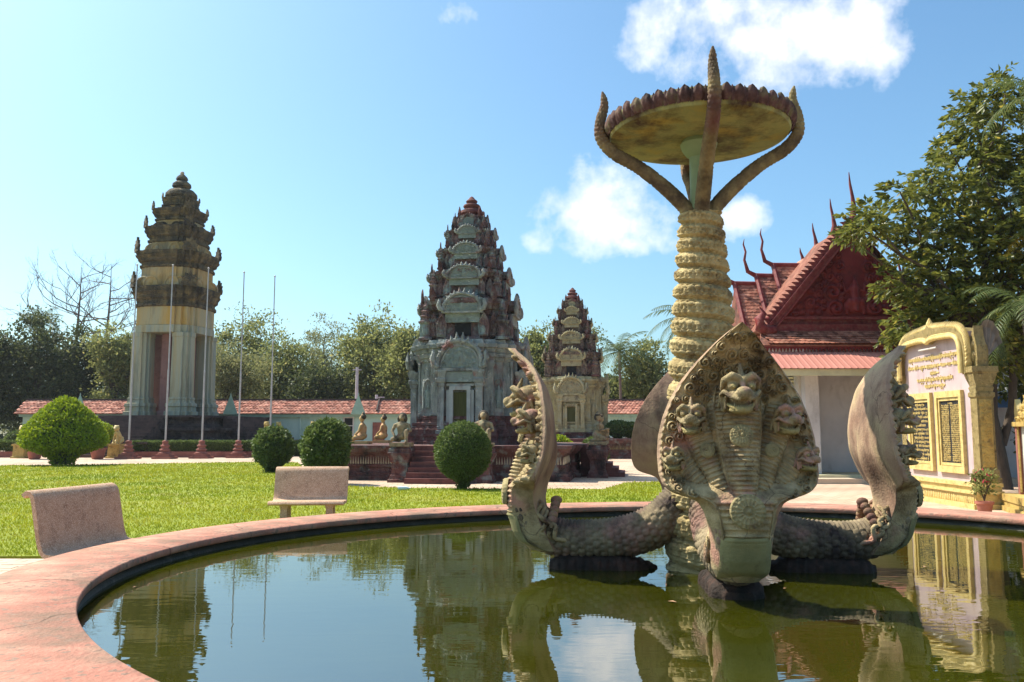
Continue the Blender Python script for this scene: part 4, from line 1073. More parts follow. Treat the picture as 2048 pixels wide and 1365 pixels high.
prasat('ochre carved tower farther back, dark red in its upper tiers', T3, dict(plinth=M['maroon'], base=M['yellow_prasat'], body=M['yellow_prasat'], cornice=M['yellow_prasat'], tier=M['tier3'], tymp=M['yellow_tymp'], frame=M['yellow_prasat'], antefix=M['tier3'], antefix2=M['maroon'], finial=M['maroon_plain'], door=M['wood_green'], dark=M['dark_inside']))


# -------------------------------------------------- the stepped monument at the left
def monument_tower():
    Y = 58.0; c = at(343, 860, Y)
    zz = lambda y: at(343, y, Y).z
    r = thing('stepped_tower', 'sooty cream and ochre monument tower with flared tiers and open pillars', 'tower', (c.x, Y, 0), TYAW)
    # stepped base
    lv = [(7.0, 0, .85), (6.1, .85, 1.7), (5.2, 1.7, 2.5)]
    for half, z0, z1 in lv:
        h = z1 - z0
        MB().loft(PLAN2, [(z0 - .01, half), (z0 + .18 * h, half), (z0 + .20 * h, half - .12), (z0 + .32 * h, half - .16), (z0 + .34 * h, half - .22), (z0 + .66 * h, half - .22), (z0 + .68 * h, half - .12), (z0 + .82 * h, half - .06), (z0 + .84 * h, half + .05), (z1, half + .05)]).build('base_tier', M['t1_base'], r)
    st = MB().box((0, 0, 0), (1, 1, 1)).mesh('step')
    for k in (0, 1, 2, 3):
        n = 14
        for i in range(n):
            h = 2.5 / n; d = 5.0 + (n - i) * .30 - 5.0
            x, y = face_xy(k, 0, 5.05 + d / 2); obj('step', st, M['t1_step'], r, (x, y, h * (i + .5) + .003), (0, 0, k * PI / 2), (5.2, d, h - .006))
        for s in (-1, 1):
            x, y = face_xy(k, s * 3.0, 7.6); MB().loft([(1, -2.2), (1, 2.2), (-1, 2.2), (-1, -2.2)], [(0, .34), (.75, .34), (.78, .40), (.9, .40)]).build('stair_cheek', M['t1_base'], r, (x, y, 0), (0, 0, k * PI / 2))
    # four corner piers round an open core
    zb, zp, zl = 2.5, zz(795), zz(672)
    pm = MB().loft(redent([(1, -.45), (1, .45), (.8, .45), (.8, .8), (.45, .8)]), [(zb - .01, .98), (zb + .3, .98), (zb + .33, .88), (zb + .6, .86), (zb + .65, .93), (zb + .85, .90), (zb + .88, .80), (zp - .25, .74), (zp - .22, .78), (zp - .1, .76), (zp - .08, .69), (zl - .3, .66), (zl - .28, .70), (zl, .70)]).mesh('pier')
    for sx in (-1, 1):
        for sy in (-1, 1): obj('pier', pm, M['t1_pillar'], r, (sx * 1.46, sy * 1.46, 0))
    MB().loft(redent([(1, -.5), (1, .5), (.75, .5), (.75, .75), (.5, .75)]), [(zb - .01, .62), (zb + .5, .58), (zl, .52)]).build('core', M['t1_inner'], r)
    for k in range(4):
        x, y = face_xy(k, .12, .98); MB().loft([(1, -1), (1, 1), (-1, 1), (-1, -1)], [(zb - .01, .40), (zb + .3, .42), (zb + .4, .34), (zl, .32)]).build('inner_pillar', M['t1_inner'], r, (x, y, 0), (0, 0, k * PI / 2))
    MB().loft(PLAN1, [(zl, 2.12), (zl + .02, 2.22), (zl + .5, 2.22), (zl + .52, 2.16)]).build('beam', M['t1_pillar'], r)
    MB().loft(PLAN1, [(zl + .52, 2.16), (zl + .54, 2.18), (zz(622), 2.18)]).build('lintel_block', M['t1_lintel'], r)
    zs = [(622, 582, 545, 2.18, 2.55, 2.02), (545, 513, 494, 2.02, 2.42, 1.66), (494, 463, 449, 1.66, 2.0, 1.32), (449, 426, 418, 1.32, 1.62, .98), (418, 401, 399, .98, 1.10, .6)]
    am = MB(); o = [(.5 * math.cos(PI * i / 12), .62 * math.sin(PI * i / 12)) for i in range(13)]; am.extrude(o, -.06, .06); am.tube([(x * .92, -.06, z * .92) for x, z in o], .07, 6); am.ell((0, -.05, .22), (.2, .08, .2), 8, 6); ame = am.mesh('arch_antefix', 40)
    for i, (ya, yb, yc, b0, cw, b1) in enumerate(zs):
        za, zt, zn = zz(ya), zz(yb), zz(yc); h = zt - za
        MB().loft(PLAN1, [(za, b0), (za + .04 * h, b0 + .12), (za + .16 * h, b0 + .12), (za + .18 * h, b0 + .02), (za + .34 * h, b0 + .04), (za + .44 * h, b0 + (cw - b0) * .55), (za + .56 * h, b0 + (cw - b0) * .6), (za + .60 * h, cw * .95), (za + .74 * h, cw), (za + .76 * h, cw * .96), (za + .90 * h, cw * .985), (zt, cw * .99)]).build('cornice', M['t1_cornice'], r)
        if i < 4: MB().loft(PLAN1, [(zt, b1 + .12), (zt + .1, b1 + .12), (zt + .12, b1), (zn, b1)]).build('wall_tier', M['t1_body'], r)
        fs = (.95, .9, .72, .52, .34)[i]
        for k in range(4):
            x, y = face_xy(k, cw * .80, cw * .80); obj('corner_flame', RT['corner_flame'], M['t1_cornice'], r, (x, y, zt - .05), (0, 0, k * PI / 2 + PI / 4), fs)
            if i < 4:
                for u in (-.62, -.36, .36, .62):
                    x, y = face_xy(k, u * b1 * 1.05, b1 * (1.0 if abs(u) < .5 else .95)); obj('arch_antefix', ame, M['t1_body'] if i < 2 else M['t1_cornice'], r, (x, y, zt + .08), (0, 0, k * PI / 2), (.52 * b1, .9, .50 * b1 * (1 if i < 2 else .7)))
    z0 = zz(401); z1 = zz(344); H = z1 - z0
    MB().lathe([(r_ * H, z0 + f * H) for r_, f in ((.44, 0), (.46, .04), (.52, .10), (.51, .20), (.40, .32), (.20, .36), (.24, .40), (.31, .46), (.30, .55), (.18, .66), (.15, .68), (.20, .72), (.17, .80), (.09, .88), (.05, .90))], 28).build('lotus_finial', M['t1_cornice'], r, smooth=40)
    MB().ell((0, 0, z1 - .06 * H), (.10 * H * .7, .10 * H * .7, .07 * H), 10, 8).build('finial_ball', M['frieze'], r)


monument_tower()


# ---------------------------------------------------------------- foliage helpers
def rand_dirs(n):
    d = rng.normal(size=(n, 3)); return d / np.linalg.norm(d, axis=1)[:, None]


def leaf_mesh(name, P, D, Ln, Wd, fold=.25):
    """folded leaf blades: base points P, directions D"""
    n = len(P); D = D / (np.linalg.norm(D, axis=1)[:, None] + 1e-9)
    S = np.cross(D, rand_dirs(n)); S /= (np.linalg.norm(S, axis=1)[:, None] + 1e-9); Nn = np.cross(S, D)
    Ln = np.broadcast_to(Ln, (n,))[:, None]; Wd = np.broadcast_to(Wd, (n,))[:, None]
    V = np.empty((n, 4, 3)); V[:, 0] = P; V[:, 1] = P + D * Ln * .5 + S * Wd * .5 + Nn * Wd * fold; V[:, 2] = P + D * Ln; V[:, 3] = P + D * Ln * .5 - S * Wd * .5 + Nn * Wd * fold
    b = np.arange(n)[:, None] * 4
    f = np.concatenate([b + [0, 1, 2], b + [0, 2, 3]], 1).reshape(-1, 3)
    return np_mesh(name, V.reshape(-1, 3), f)


def ellipsoid_pts(n, c, r, shell=.55):
    d = rand_dirs(n); k = (shell + (1 - shell) * rng.random(n)) ** .7
    return np.asarray(c) + d * k[:, None] * np.asarray(r), d


def clumped(ells, clumps, per, spread, up=.25):
    """leaf points gathered in clumps through a set of ellipsoids -> uneven crown with gaps"""
    vol = np.array([e[1][0] * e[1][1] * e[1][2] for e in ells]) ** .75; vol /= vol.sum(); P = []; D = []
    for e, w in zip(ells, vol):
        k = max(2, int(clumps * w)); c, d = ellipsoid_pts(k, e[0], e[1])
        for ci, di in zip(c, d):
            m = int(per * rng.uniform(.5, 1.4)); q = rng.normal(0, spread * rng.uniform(.6, 1.2), (m, 3)); q[:, 2] *= .62
            P.append(ci + q); D.append(rand_dirs(m) + di * .5 + np.array([0, 0, up]) + q * .3 / spread)
    return np.concatenate(P), np.concatenate(D)


def limbs(m, base, tips, r0, seed=0, wob=.25):
    """tapered trunk and limbs reaching into the crown"""
    g = np.random.default_rng(seed)
    base = Vector(base)
    for i, t in enumerate(tips):
        t = Vector(t); n = 7; pts = []
        for k in range(n + 1):
            f = k / n; p = base.lerp(t, f); p.x += math.sin(f * PI) * g.normal(0, wob); p.y += math.sin(f * PI) * g.normal(0, wob)
            p.z += math.sin(f * PI) * .12 * (t - base).length * .4
            pts.append(p)
        m.tube(pts, [r0 * (1 - .85 * k / n) + .012 for k in range(n + 1)], 7)


def tree(label, x, Y, h, rx, mat, name='broadleaf_tree', cat='tree', group='trees behind the boundary wall', clumps=150, per=46, L=.34, spread=.55, zlo=.25, nell=6, seed=1, ells=None, trunk=None, bark=None, W=None):
    g = np.random.default_rng(seed)
    r = thing(name, label, cat, (x, Y, 0), 0, group)
    if ells is None:
        ells = []
        for i in range(nell):
            a = g.uniform(0, 2 * PI); q = g.uniform(.15, .62) if i else 0; zc = h * g.uniform(zlo + .18, .80) if i else h * .66
            ells.append(((math.cos(a) * q * rx, math.sin(a) * q * rx * .8, zc), (rx * g.uniform(.38, .62), rx * g.uniform(.38, .6), h * g.uniform(.13, .22))))
        ells.append(((0, 0, h * .82), (rx * .45, rx * .45, h * .17)))
    P, D = clumped(ells, clumps, per, spread)
    P = P[P[:, 2] > .3]; D = D[:len(P)]
    o = obj('crown', leaf_mesh('crown', P, D, rng.uniform(.6, 1.2, len(P)) * L, rng.uniform(.6, 1.1, len(P)) * (W or L * .5)), M[mat], r); o['kind'] = 'stuff'
    m = MB(); th = trunk or h * .35
    m.tube([(0, 0, -.1), (.05, 0, th * .3), (-.08, .03, th * .7), (0, 0, th)], [h * .030, h * .024, h * .021, h * .018], 9)
    limbs(m, (0, 0, th * .9), [e[0] for e in ells], h * .014, seed)
    m.build('trunk', bark or M['bark'], r, smooth=60)
    return r


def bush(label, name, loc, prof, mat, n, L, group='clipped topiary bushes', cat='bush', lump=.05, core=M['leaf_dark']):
    """clipped bush from a profile of (radius, height); leaves sit on and just under the clipped surface"""
    r = thing(name, label, cat, loc, 0, group)
    pr = np.array(prof); seg = np.hypot(np.diff(pr[:, 0]), np.diff(pr[:, 1])); area = seg * (pr[1:, 0] + pr[:-1, 0]); cum = np.r_[0, np.cumsum(area)]
    s = rng.random(n) * cum[-1]; i = np.clip(np.searchsorted(cum, s) - 1, 0, len(seg) - 1); f = (s - cum[i]) / area[i]
    R = pr[i, 0] + (pr[i + 1, 0] - pr[i, 0]) * f; Zv = pr[i, 1] + (pr[i + 1, 1] - pr[i, 1]) * f; a = rng.uniform(0, 2 * PI, n)
    tz = (pr[i + 1, 1] - pr[i, 1]) / seg[i]; tr = (pr[i + 1, 0] - pr[i, 0]) / seg[i]
    Nn = np.stack([tz * np.cos(a), tz * np.sin(a), -tr], -1)
    lum = lump * (np.sin(a * 5 + Zv * 7 / (pr[:, 1].max() + .1)) * np.cos(a * 3 - Zv * 9) + rng.normal(0, .5, n)) * pr[:, 0].max()
    lum -= rng.random(n) ** 2.5 * .14 * pr[:, 0].max()
    P = np.stack([R * np.cos(a), R * np.sin(a), Zv], -1) + Nn * lum[:, None]
    D = Nn * .55 + rand_dirs(n) + np.array([0, 0, .25])
    o = obj('foliage', leaf_mesh('foliage', P, D, rng.uniform(.6, 1.2, n) * L, rng.uniform(.6, 1.1, n) * L * .6), M[mat], r); o['kind'] = 'stuff'
    MB().lathe([(max(.02, q * .86), max(.04, z * .95 + .02)) for q, z in prof], 20).build('dark_core', core, r)  # solid dark green core filling the gaps between leaves
    m = MB()
    for k in range(5):
        t = 2 * PI * k / 5; q = pr[0, 0] * .5 + .03
        m.tube([(q * .5 * math.cos(t), q * .5 * math.sin(t), -.03), (q * .8 * math.cos(t + .4), q * .8 * math.sin(t + .4), pr[:, 1].max() * .15), (q * 1.4 * math.cos(t), q * 1.4 * math.sin(t), pr[:, 1].max() * .34)], [.045, .035, .02], 6)
    m.build('stem', M['bark'], r)
    return r


def ball_prof(r, h, base=.18, low=.12):
    out = [(r * base, .0), (r * base * 1.15, h * low)]
    for i in range(1, 15):
        t = PI * (.10 + .90 * i / 14); out.append((max(.015, r * math.sin(t)), h * low + (h * (1 - low)) * (1 - math.cos(t)) / 2))
    return out


# ---------------------------------------------------------------- boundary gallery wall
def gallery():
    Y = 63.0; z_e = 2.78; z_r = 3.80; x0, x1 = -36.6, 19.0
    r = thing('gallery_wall', 'long pale green boundary wall with a red tiled roof behind the towers', 'wall', (0, Y, 0))
    MB().box(((x0 + x1) / 2, .9, z_e / 2), (x1 - x0, 1.6, z_e - .02)).build('wall', M['wall_green'], r)
    MB().box(((x0 + x1) / 2, -.02, z_e - .13), (x1 - x0 + .2, .5, .20)).build('eave_trim', M['trim_green'], r)
    # roof deck, then clay tiles on top
    m = MB(); m.add([(x0 - .3, -.42, z_e), (x1 + .3, -.42, z_e), (x1 + .3, .95, z_r), (x0 - .3, .95, z_r), (x1 + .3, 2.3, z_e), (x0 - .3, 2.3, z_e)], [(0, 1, 2, 3), (3, 2, 4, 5), (1, 0, 5, 4)])
    rf = m.build('roof', M['wall_tile'], r)
    V = []; Fq = []; n = 0; rows = 8; sl = Vector((0, 1.37, z_r - z_e)); nr = Vector((0, -(z_r - z_e), 1.37)).normalized()
    for j in range(rows):
        xs = np.arange(x0 - .25, x1 + .25, .26) + (.13 if j % 2 else 0)
        for x in xs:
            a = Vector((x, -.47, z_e - .01)) + sl * (j / rows); b = a + sl * (1.25 / rows); lift = nr * (.055 + rng.uniform(-.01, .018)); lo = nr * .012; w = .125
            V += [tuple(a + lift + Vector((-w, 0, 0))), tuple(a + lift * 1.5), tuple(a + lift + Vector((w, 0, 0))), tuple(b + lo + Vector((w, 0, 0))), tuple(b + lo * 2.5), tuple(b + lo + Vector((-w, 0, 0))), tuple(a + Vector((-w, 0, 0))), tuple(a + Vector((w, 0, 0)))]
            Fq += [(n, n + 1, n + 4, n + 5), (n + 1, n + 2, n + 3, n + 4), (n + 6, n + 7, n + 2, n), (n, n + 2, n + 1, n + 1)]; n += 8
    me = bpy.data.meshes.new('roof_tiles'); me.from_pydata(V, [], [tuple(dict.fromkeys(q)) for q in Fq]); me.update()
    o = obj('roof_tiles', me, M['wall_tile'], r); o['kind'] = 'stuff'
    MB().box(((x0 + x1) / 2, .95, z_r + .06), (x1 - x0 + .5, .22, .16)).build('ridge', M['ridge'], r)
    for px in (158, 460, 716):
        x = at(px, 830, Y - .6).x
        m = MB(); m.extrude([(-.55, 0), (-.05, 1.35), (.05, 1.35), (.55, 0)], -.05, .05); m.tube([(0, 0, 1.3), (0, 0, 1.6)], [.06, .02], 6)
        m.build('gable_board', M['trim_green'], r, (x, -.55, z_e - .05))
    for px in (360, 752):
        x = at(px, 830, Y - .6).x; MB().box((0, 0, .55), (.10, 1.5, .12), rx=math.atan2(z_r - z_e, 1.37)).build('barge_board', M['ridge'], r, (x, .25, z_e + .15))
    w = MB().box((0, 0, 0), (.62, .06, 1.62)).build('window', M['dark_inside'], r, (at(697, 852, Y).x, .07, 1.65)); f = MB()
    for s in (-1, 1): f.box((s * .35, -.03, 0), (.09, .10, 1.8)); f.box((0, -.03, s * .86), (.62, .10, .09))
    f.box((0, -.03, .25), (.62, .09, .07)); f.build('window_frame', M['white_wall'], w)
    MB().box((0, 0, 0), (.9, .06, 2.1)).build('door', M['brick_red'], r, (at(757, 855, Y).x, .07, 1.1))
    for px in (250, 520, 600, 660, 1240, 1265):
        MB().box((0, 0, 0), (.14, .12, z_e - .25)).build('pilaster', M['wall_green'], r, (at(px, 855, Y).x, .05, (z_e - .25) / 2))
    # low shed at the far left
    s = thing('shed', 'low brown shed with a grey tin roof at the far left', 'shed', (-40.5, 58, 0))
    MB().box((0, 0, 1.2), (7.5, 3, 2.4)).build('wall', M['t1_step'], s)
    m = MB(); m.add([(-4, -2.1, 2.35), (4, -2.1, 2.35), (3.6, 1.6, 3.6), (-4, 1.6, 3.6), (-4, -2.1, 2.28), (4, -2.1, 2.28), (3.6, 1.6, 3.52), (-4, 1.6, 3.52)], [(0, 1, 2, 3), (7, 6, 5, 4), (0, 4, 5, 1), (1, 5, 6, 2), (3, 7, 4, 0), (2, 6, 7, 3)]); m.build('roof', M['tin'], s)
    for k in range(4): MB().box((-3 + 2 * k, -1.55, .95), (.8, .1, 1.9)).build('door', M['dark_inside'], s)


gallery()


# ---------------------------------------------------------------- flagpoles
def flagpoles():
    labels = ['leftmost bare flagpole, in front of the stepped tower', 'second bare flagpole from the left, before the stepped tower', 'third bare flagpole, at the right edge of the stepped tower',
              'fourth bare flagpole, standing clear right of the stepped tower', 'rightmost bare flagpole, rising behind the small round bush']
    for (px, yb, yt, Y), lb in zip(((258, 917, 530, 47.0), (331, 917, 531, 47.0), (404, 917, 537, 47.6), (477, 916, 545, 48.5), (540, 912, 553, 50.5)), labels):
        b = at(px, 880, Y); top = at(px + 9, yt, Y).z
        r = thing('flagpole', lb, 'flagpole', (b.x, Y, 0), 0, 'bare flagpoles in a row')
        h = 1.05
        MB().lathe([(.055, .9), (.05, top * .45), (.036, top * .46), (.032, top - .05)], 10).build('pole', M['steel'], r)
        MB().lathe([(.03, top - .06), (.055, top - .03), (.06, top), (.045, top + .03), (.01, top + .06)], 10).build('cap', M['steel'], r)
        m = MB(); m.box((0, 0, .06), (1.05, 1.05, .12)); m.box((0, 0, .19), (.78, .78, .135))
        m.lathe([(.36, .257), (.36, .33), (.26, .36), (.22, .44), (.29, .46), (.29, .52), (.21, .55), (.19, .66), (.25, .68), (.25, .74), (.17, .77), (.15, .90), (.18, .92), (.16, .98), (.07, 1.02)], 18)
        m.build('base', M['brick_red'], r, smooth=30)


flagpoles()


# ---------------------------------------------------------------- benches
def bench(label, loc, rz, width, low=0.0, depth=1.0):
    r = thing('bench', label, 'bench', loc, rz, 'pink terrazzo benches by the pool')
    # curved sheet: front lip, seat, back, rolled top; profile in (y, z), seat faces -Y
    c = spline([(0, -.36, .405), (0, -.33, .435), (0, -.20, .43), (0, .0, .42), (0, .10, .44), (0, .155, .52), (0, .20, .68), (0, .245, .86), (0, .275, .93), (0, .33, .955), (0, .375, .93)], 40); c[:, 1] = np.where(c[:, 1] < 0, c[:, 1] * depth, c[:, 1]); c[:, 2] -= low * np.clip((.95 - c[:, 2]) / .5, 0, 1)
    T = np.gradient(c, axis=0); T /= np.linalg.norm(T, axis=1)[:, None]; Nn = np.stack([0 * T[:, 0], -T[:, 2], T[:, 1]], -1); t = .028
    loop = np.concatenate([c + Nn * t, (c - Nn * t)[::-1]]); m = MB()
    xs = [-width / 2, -width / 2 + .015, width / 2 - .015, width / 2]
    rings = []
    for i, x in enumerate(xs):
        k = .80 if i in (0, 3) else 1.0
        lp = np.concatenate([c + Nn * t * k, (c - Nn * t * k)[::-1]])
        rings.append([(x, p[1], p[2]) for p in lp])
    n = len(rings[0]); P = [p for q in rings for p in q]; Q = []
    for i in range(3):
        for j in range(n): Q.append((i * n + j, i * n + (j + 1) % n, (i + 1) * n + (j + 1) % n, (i + 1) * n + j))
    h = n // 2
    for b in (0, 3 * n):
        for j in range(h - 1):
            q = (b + j, b + j + 1, b + n - 2 - j, b + n - 1 - j); Q.append(q if b else q[::-1])
    m.add(P, [q[::-1] for q in Q]); m.build('seat_shell', M['terrazzo'], r, smooth=50)
    for s in (-1, 1):
        f = MB()
        f.loft([(.06, -.06), (.06, .06), (-.06, .06), (-.06, -.06)], [(0, 1.1), (.33 - low, .85), (.395 - low, 1.15)]); f.v = [(x, y - .24 * depth, z) for x, y, z in f.v]
        f.build('leg', M['terrazzo'], r, (s * width * .30, 0, 0))
        f = MB(); f.loft([(.06, -.06), (.06, .06), (-.06, .06), (-.06, -.06)], [(0, 1.1), (.33 - low, .85), (.39 - low, 1.15)]); f.v = [(x, y + .04, z) for x, y, z in f.v]
        f.build('leg', M['terrazzo'], r, (s * width * .30, 0, 0))
        MB().box((s * width * .30, -.10, .365 - low), (.10, .16, .05)).build('leg_brace', M['terrazzo'], r)
    return r


bench('pink terrazzo bench facing the viewer on the lawn edge', (-3.33, 14.0, .0), math.radians(5), 1.20)
bench('pink terrazzo bench in the left foreground, turned towards the pool', (-4.50, 9.28, .0), math.radians(80), 1.36, .10, .45)


# ---------------------------------------------------------------- clipped bushes and hedges
def plants():
    dome = [(.40, 0), (.46, .25), (.75, .55), (1.25, .72), (1.62, .85), (1.74, 1.05), (1.72, 1.28), (1.55, 1.62), (1.28, 2.0), (.98, 2.35), (.66, 2.65), (.36, 2.86), (.14, 2.95), (.02, 2.97)]
    b = bush('large bright lime green mushroom-shaped bush at the left', 'topiary_bush', (at(128, 880, 37.6).x, 37.6, .04), dome, 'leaf_lime', 15000, .15, lump=.02)
    bush('round dark green ball bush before the central stairs', 'topiary_bush', (at(926, 900, 22.6).x, 22.6, .04), ball_prof(.74, 1.76), 'leaf_topiary', 11000, .075, lump=.02)
    bush('egg-shaped loose green bush left of the lawn bench', 'topiary_bush', (at(546, 900, 31.4).x, 31.4, .04), ball_prof(.68, 1.62, .3), 'leaf_topiary', 6000, .13, lump=.085)
    bush('round green bush right behind the lawn bench', 'topiary_bush', (at(651, 900, 25.0).x, 25.0, .04), ball_prof(.66, 1.80, .3), 'leaf_topiary', 6500, .125, lump=.085)
    bush('tall round bush behind, beside the seated statues', 'topiary_bush', (at(664, 870, 31.5).x, 31.5, 0), ball_prof(.72, 1.98, .3), 'leaf_topiary', 5000, .11, lump=.04)
    bush('low dome bush between the two pointed towers', 'topiary_bush', (at(1116, 880, 36).x, 36, 0), ball_prof(.62, 1.35, .3), 'leaf_lime', 3500, .10)
    bush('dark bush behind the kneeling statues on the right', 'topiary_bush', (at(1188, 880, 33).x, 33, 0), ball_prof(.55, 1.30, .3), 'leaf_topiary', 3500, .10)
    bush('left one of two small ball bushes by the ochre tower', 'topiary_bush', (at(1236, 862, 49).x, 49, 1.1), ball_prof(.72, 1.0, .3), 'leaf_topiary', 3000, .12, group='pair of ball bushes on the far terrace')
    bush('right one of two small ball bushes by the ochre tower', 'topiary_bush', (at(1262, 864, 49).x, 49, 1.1), ball_prof(.58, .92, .3), 'leaf_topiary', 2400, .12, group='pair of ball bushes on the far terrace')
    bush('small round bush at the far left edge behind the hedge', 'topiary_bush', (at(30, 870, 52).x, 52, 0), ball_prof(.55, 1.5, .3), 'leaf_topiary', 2200, .12)
    bush('small low bush between the stairs and the lawn', 'topiary_bush', (at(600, 885, 52).x, 52, 0), ball_prof(.8, .9, .4), 'leaf_topiary', 2200, .14)
    # hedges
    def hedge(label, px0, px1, Y, h):
        x0, x1 = at(px0, 890, Y).x, at(px1, 890, Y).x; w = x1 - x0
        r = thing('hedge', label, 'hedge', ((x0 + x1) / 2, Y, 0), 0, 'clipped hedges before the stepped tower')
        n = int(900 * w); P = rng.uniform(-1, 1, (n, 3)) * [w / 2, .35, .5]; s = rng.random(n)
        P[s < .5, 2] = .5; P[s >= .5, 1] = -.35; P[:, 2] = .35 + (P[:, 2] + .5) * h; P += rng.normal(0, .025, (n, 3))
        o = obj('foliage', leaf_mesh('foliage', P, rand_dirs(n) + np.array([0, -.3, .6]), rng.uniform(.6, 1.2, n) * .11, .06), M['leaf_topiary'], r); o['kind'] = 'stuff'
        MB().box((0, .02, .35 + h / 2), (w - .1, .62, h - .06)).build('dark_core', M['leaf_dark'], r)  # solid dark green block behind the hedge leaves
        MB().box((0, -.05, .17), (w + .1, .9, .34)).build('planter', M['brick_red'], r)
    hedge('clipped hedge in a red planter under the stepped tower', 268, 512, 49.6, .55); hedge('clipped hedge in a red planter at the far left edge', -60, 36, 49.6, .55)
    # two potted bushes flanking the left stairs
    for px, lb in ((196, 'round yellow-green bush in a red pot beside the gilded lion'), (70, 'red pot half hidden behind the big lime bush')):
        Y = 46.5; x = at(px, 900, Y).x
        r = bush(lb, 'potted_bush', (x, Y, 0), [(.12, .55), (.2, .9), (.62, 1.15), (.72, 1.45), (.62, 1.75), (.36, 1.95), (.03, 2.02)], 'leaf_lime', 2600, .13, group='potted bushes by the stairs', cat='potted plant', lump=.04)
        MB().lathe([(.26, 0), (.30, .05), (.40, .52), (.45, .54), (.45, .62), (.39, .62), (.36, .5)], 18).build('pot', M['pot'], r, smooth=40)


plants()


# ---------------------------------------------------------------- statues and lions
def statues():
    seated = blob('figure', [('e', (0, 0, .20), (.20, .20, .14)), ('c', (0, .02, .22), (0, .02, .52), .14, .165), ('e', (0, .01, .60), (.20, .11, .10)), ('c', (0, .0, .66), (0, -.01, .76), .065, .06), ('e', (0, -.02, .86), (.095, .105, .12)),
                             ('e', (0, .04, .94), (.105, .11, .10)), ('c', (0, .02, 1.0), (0, .02, 1.10), .06, .03), ('c', (.20, .01, .60), (.27, -.04, .38), .06, .05), ('c', (.27, -.04, .38), (.22, -.22, .24), .05, .04), ('c', (-.20, .01, .60), (-.27, -.04, .38), .06, .05), ('c', (-.27, -.04, .38), (-.22, -.22, .24), .05, .04),
                             ('c', (.10, -.02, .14), (.32, -.22, .12), .11, .085), ('c', (.32, -.22, .12), (-.02, -.32, .08), .08, .06), ('c', (-.10, -.02, .14), (-.32, -.22, .12), .11, .085), ('c', (-.32, -.22, .12), (.02, -.32, .07), .08, .06), ('e', (0, -.10, .86), (.02, .03, .03))], .026, 2)
    guard = blob('figure', [('e', (0, 0, .24), (.19, .17, .15)), ('c', (0, .0, .28), (0, -.02, .58), .15, .19), ('e', (0, -.02, .66), (.25, .13, .10)), ('c', (0, -.02, .72), (0, -.03, .80), .07, .07), ('e', (0, -.05, .90), (.10, .11, .12)), ('e', (0, .04, .92), (.15, .12, .15)), ('e', (0, -.14, .88), (.05, .05, .045)),
                            ('c', (.25, -.02, .64), (.33, -.06, .42), .07, .055), ('c', (.33, -.06, .42), (.26, -.24, .46), .055, .045), ('c', (-.25, -.02, .64), (-.34, -.08, .42), .07, .055), ('c', (-.34, -.08, .42), (-.22, -.22, .26), .055, .045),
                            ('c', (.10, -.04, .20), (.24, -.26, .42), .11, .085), ('c', (.24, -.26, .42), (.24, -.30, .06), .08, .06), ('c', (.24, -.30, .05), (.24, -.40, .03), .055, .045), ('c', (-.10, -.04, .18), (-.28, -.26, .12), .11, .085), ('c', (-.28, -.26, .12), (-.10, .05, .07), .075, .06)], .026, 2)
    kneel = blob('figure', [('e', (0, .02, .24), (.18, .18, .15)), ('c', (0, .02, .28), (0, -.02, .56), .13, .155), ('e', (0, -.02, .62), (.19, .11, .09)), ('c', (0, -.02, .68), (0, -.04, .77), .06, .055), ('e', (0, -.06, .87), (.095, .105, .12)), ('c', (0, -.03, .93), (0, -.02, 1.0), .11, .10), ('c', (0, -.02, 1.0), (0, -.02, 1.08), .05, .04),
                            ('c', (.19, -.02, .60), (.24, -.08, .40), .055, .045), ('c', (.24, -.08, .40), (.06, -.30, .44), .045, .04), ('c', (-.19, -.02, .60), (-.24, -.08, .40), .055, .045), ('c', (-.24, -.08, .40), (-.05, -.30, .44), .045, .04), ('e', (0, -.33, .46), (.07, .06, .06)),
                            ('c', (.10, .0, .22), (.15, -.30, .36), .11, .08), ('c', (.15, -.30, .36), (.15, -.26, .06), .075, .055), ('c', (-.10, .0, .20), (-.14, -.30, .10), .11, .085), ('c', (-.14, -.30, .08), (-.12, .16, .06), .075, .055), ('c', (-.12, .16, .05), (.0, .24, .05), .05, .05)], .026, 2)
    hair = {}
    for nm, parts in (('guard', [((0, .05, .93), (.165, .125, .16)), ((.12, .03, .86), (.07, .08, .13)), ((-.12, .03, .86), (.07, .08, .13))]), ('seated', [((0, .045, .93), (.112, .115, .11)), ((0, .04, 1.03), (.06, .06, .08))]), ('kneel', [((0, -.02, .97), (.118, .118, .075)), ((0, -.01, 1.06), (.055, .055, .05)), ((0, .06, .88), (.08, .06, .10))])):
        hm = MB()
        for c, q in parts: hm.ell(c, q, 12, 8)
        hair[nm] = hm.mesh('hair', 60)
    def place(mesh, label, T, half, k, s, mat, sc, z=1.1, d=.62, base=True):
        x, y = face_xy(k, s * 1.28, half + d); c, sn = math.cos(TYAW), math.sin(TYAW)
        r = thing('statue', label, 'statue', (T.x + c * x - sn * y, T.y + sn * x + c * y, z), TYAW + k * PI / 2, 'statues flanking the terrace stairs')
        fg = obj('figure', mesh, mat, r, (0, 0, .10), (0, 0, 0), sc); obj('hair', hair['guard' if mesh is guard else 'kneel' if mesh is kneel else 'seated'], M['hair'], fg); MB().box((0, -.02, .045), (.62, .60, .11)).build('base', mat if base else M['maroon_plain'], r)
    place(guard, 'squatting guardian statue with a full mane left of the central stairs', T2, 4.0, 0, -1, M['statue'], .86)
    place(guard, 'squatting guardian statue half hidden behind the ball bush', T2, 4.0, 0, 1, M['statue'], .92)
    place(kneel, 'nearer kneeling statue with an offering on the right pedestals', T2, 4.0, 1, -1, M['statue'], .92)
    place(kneel, 'farther kneeling statue with an offering on the right pedestals', T2, 4.0, 1, 1, M['statue'], .92)
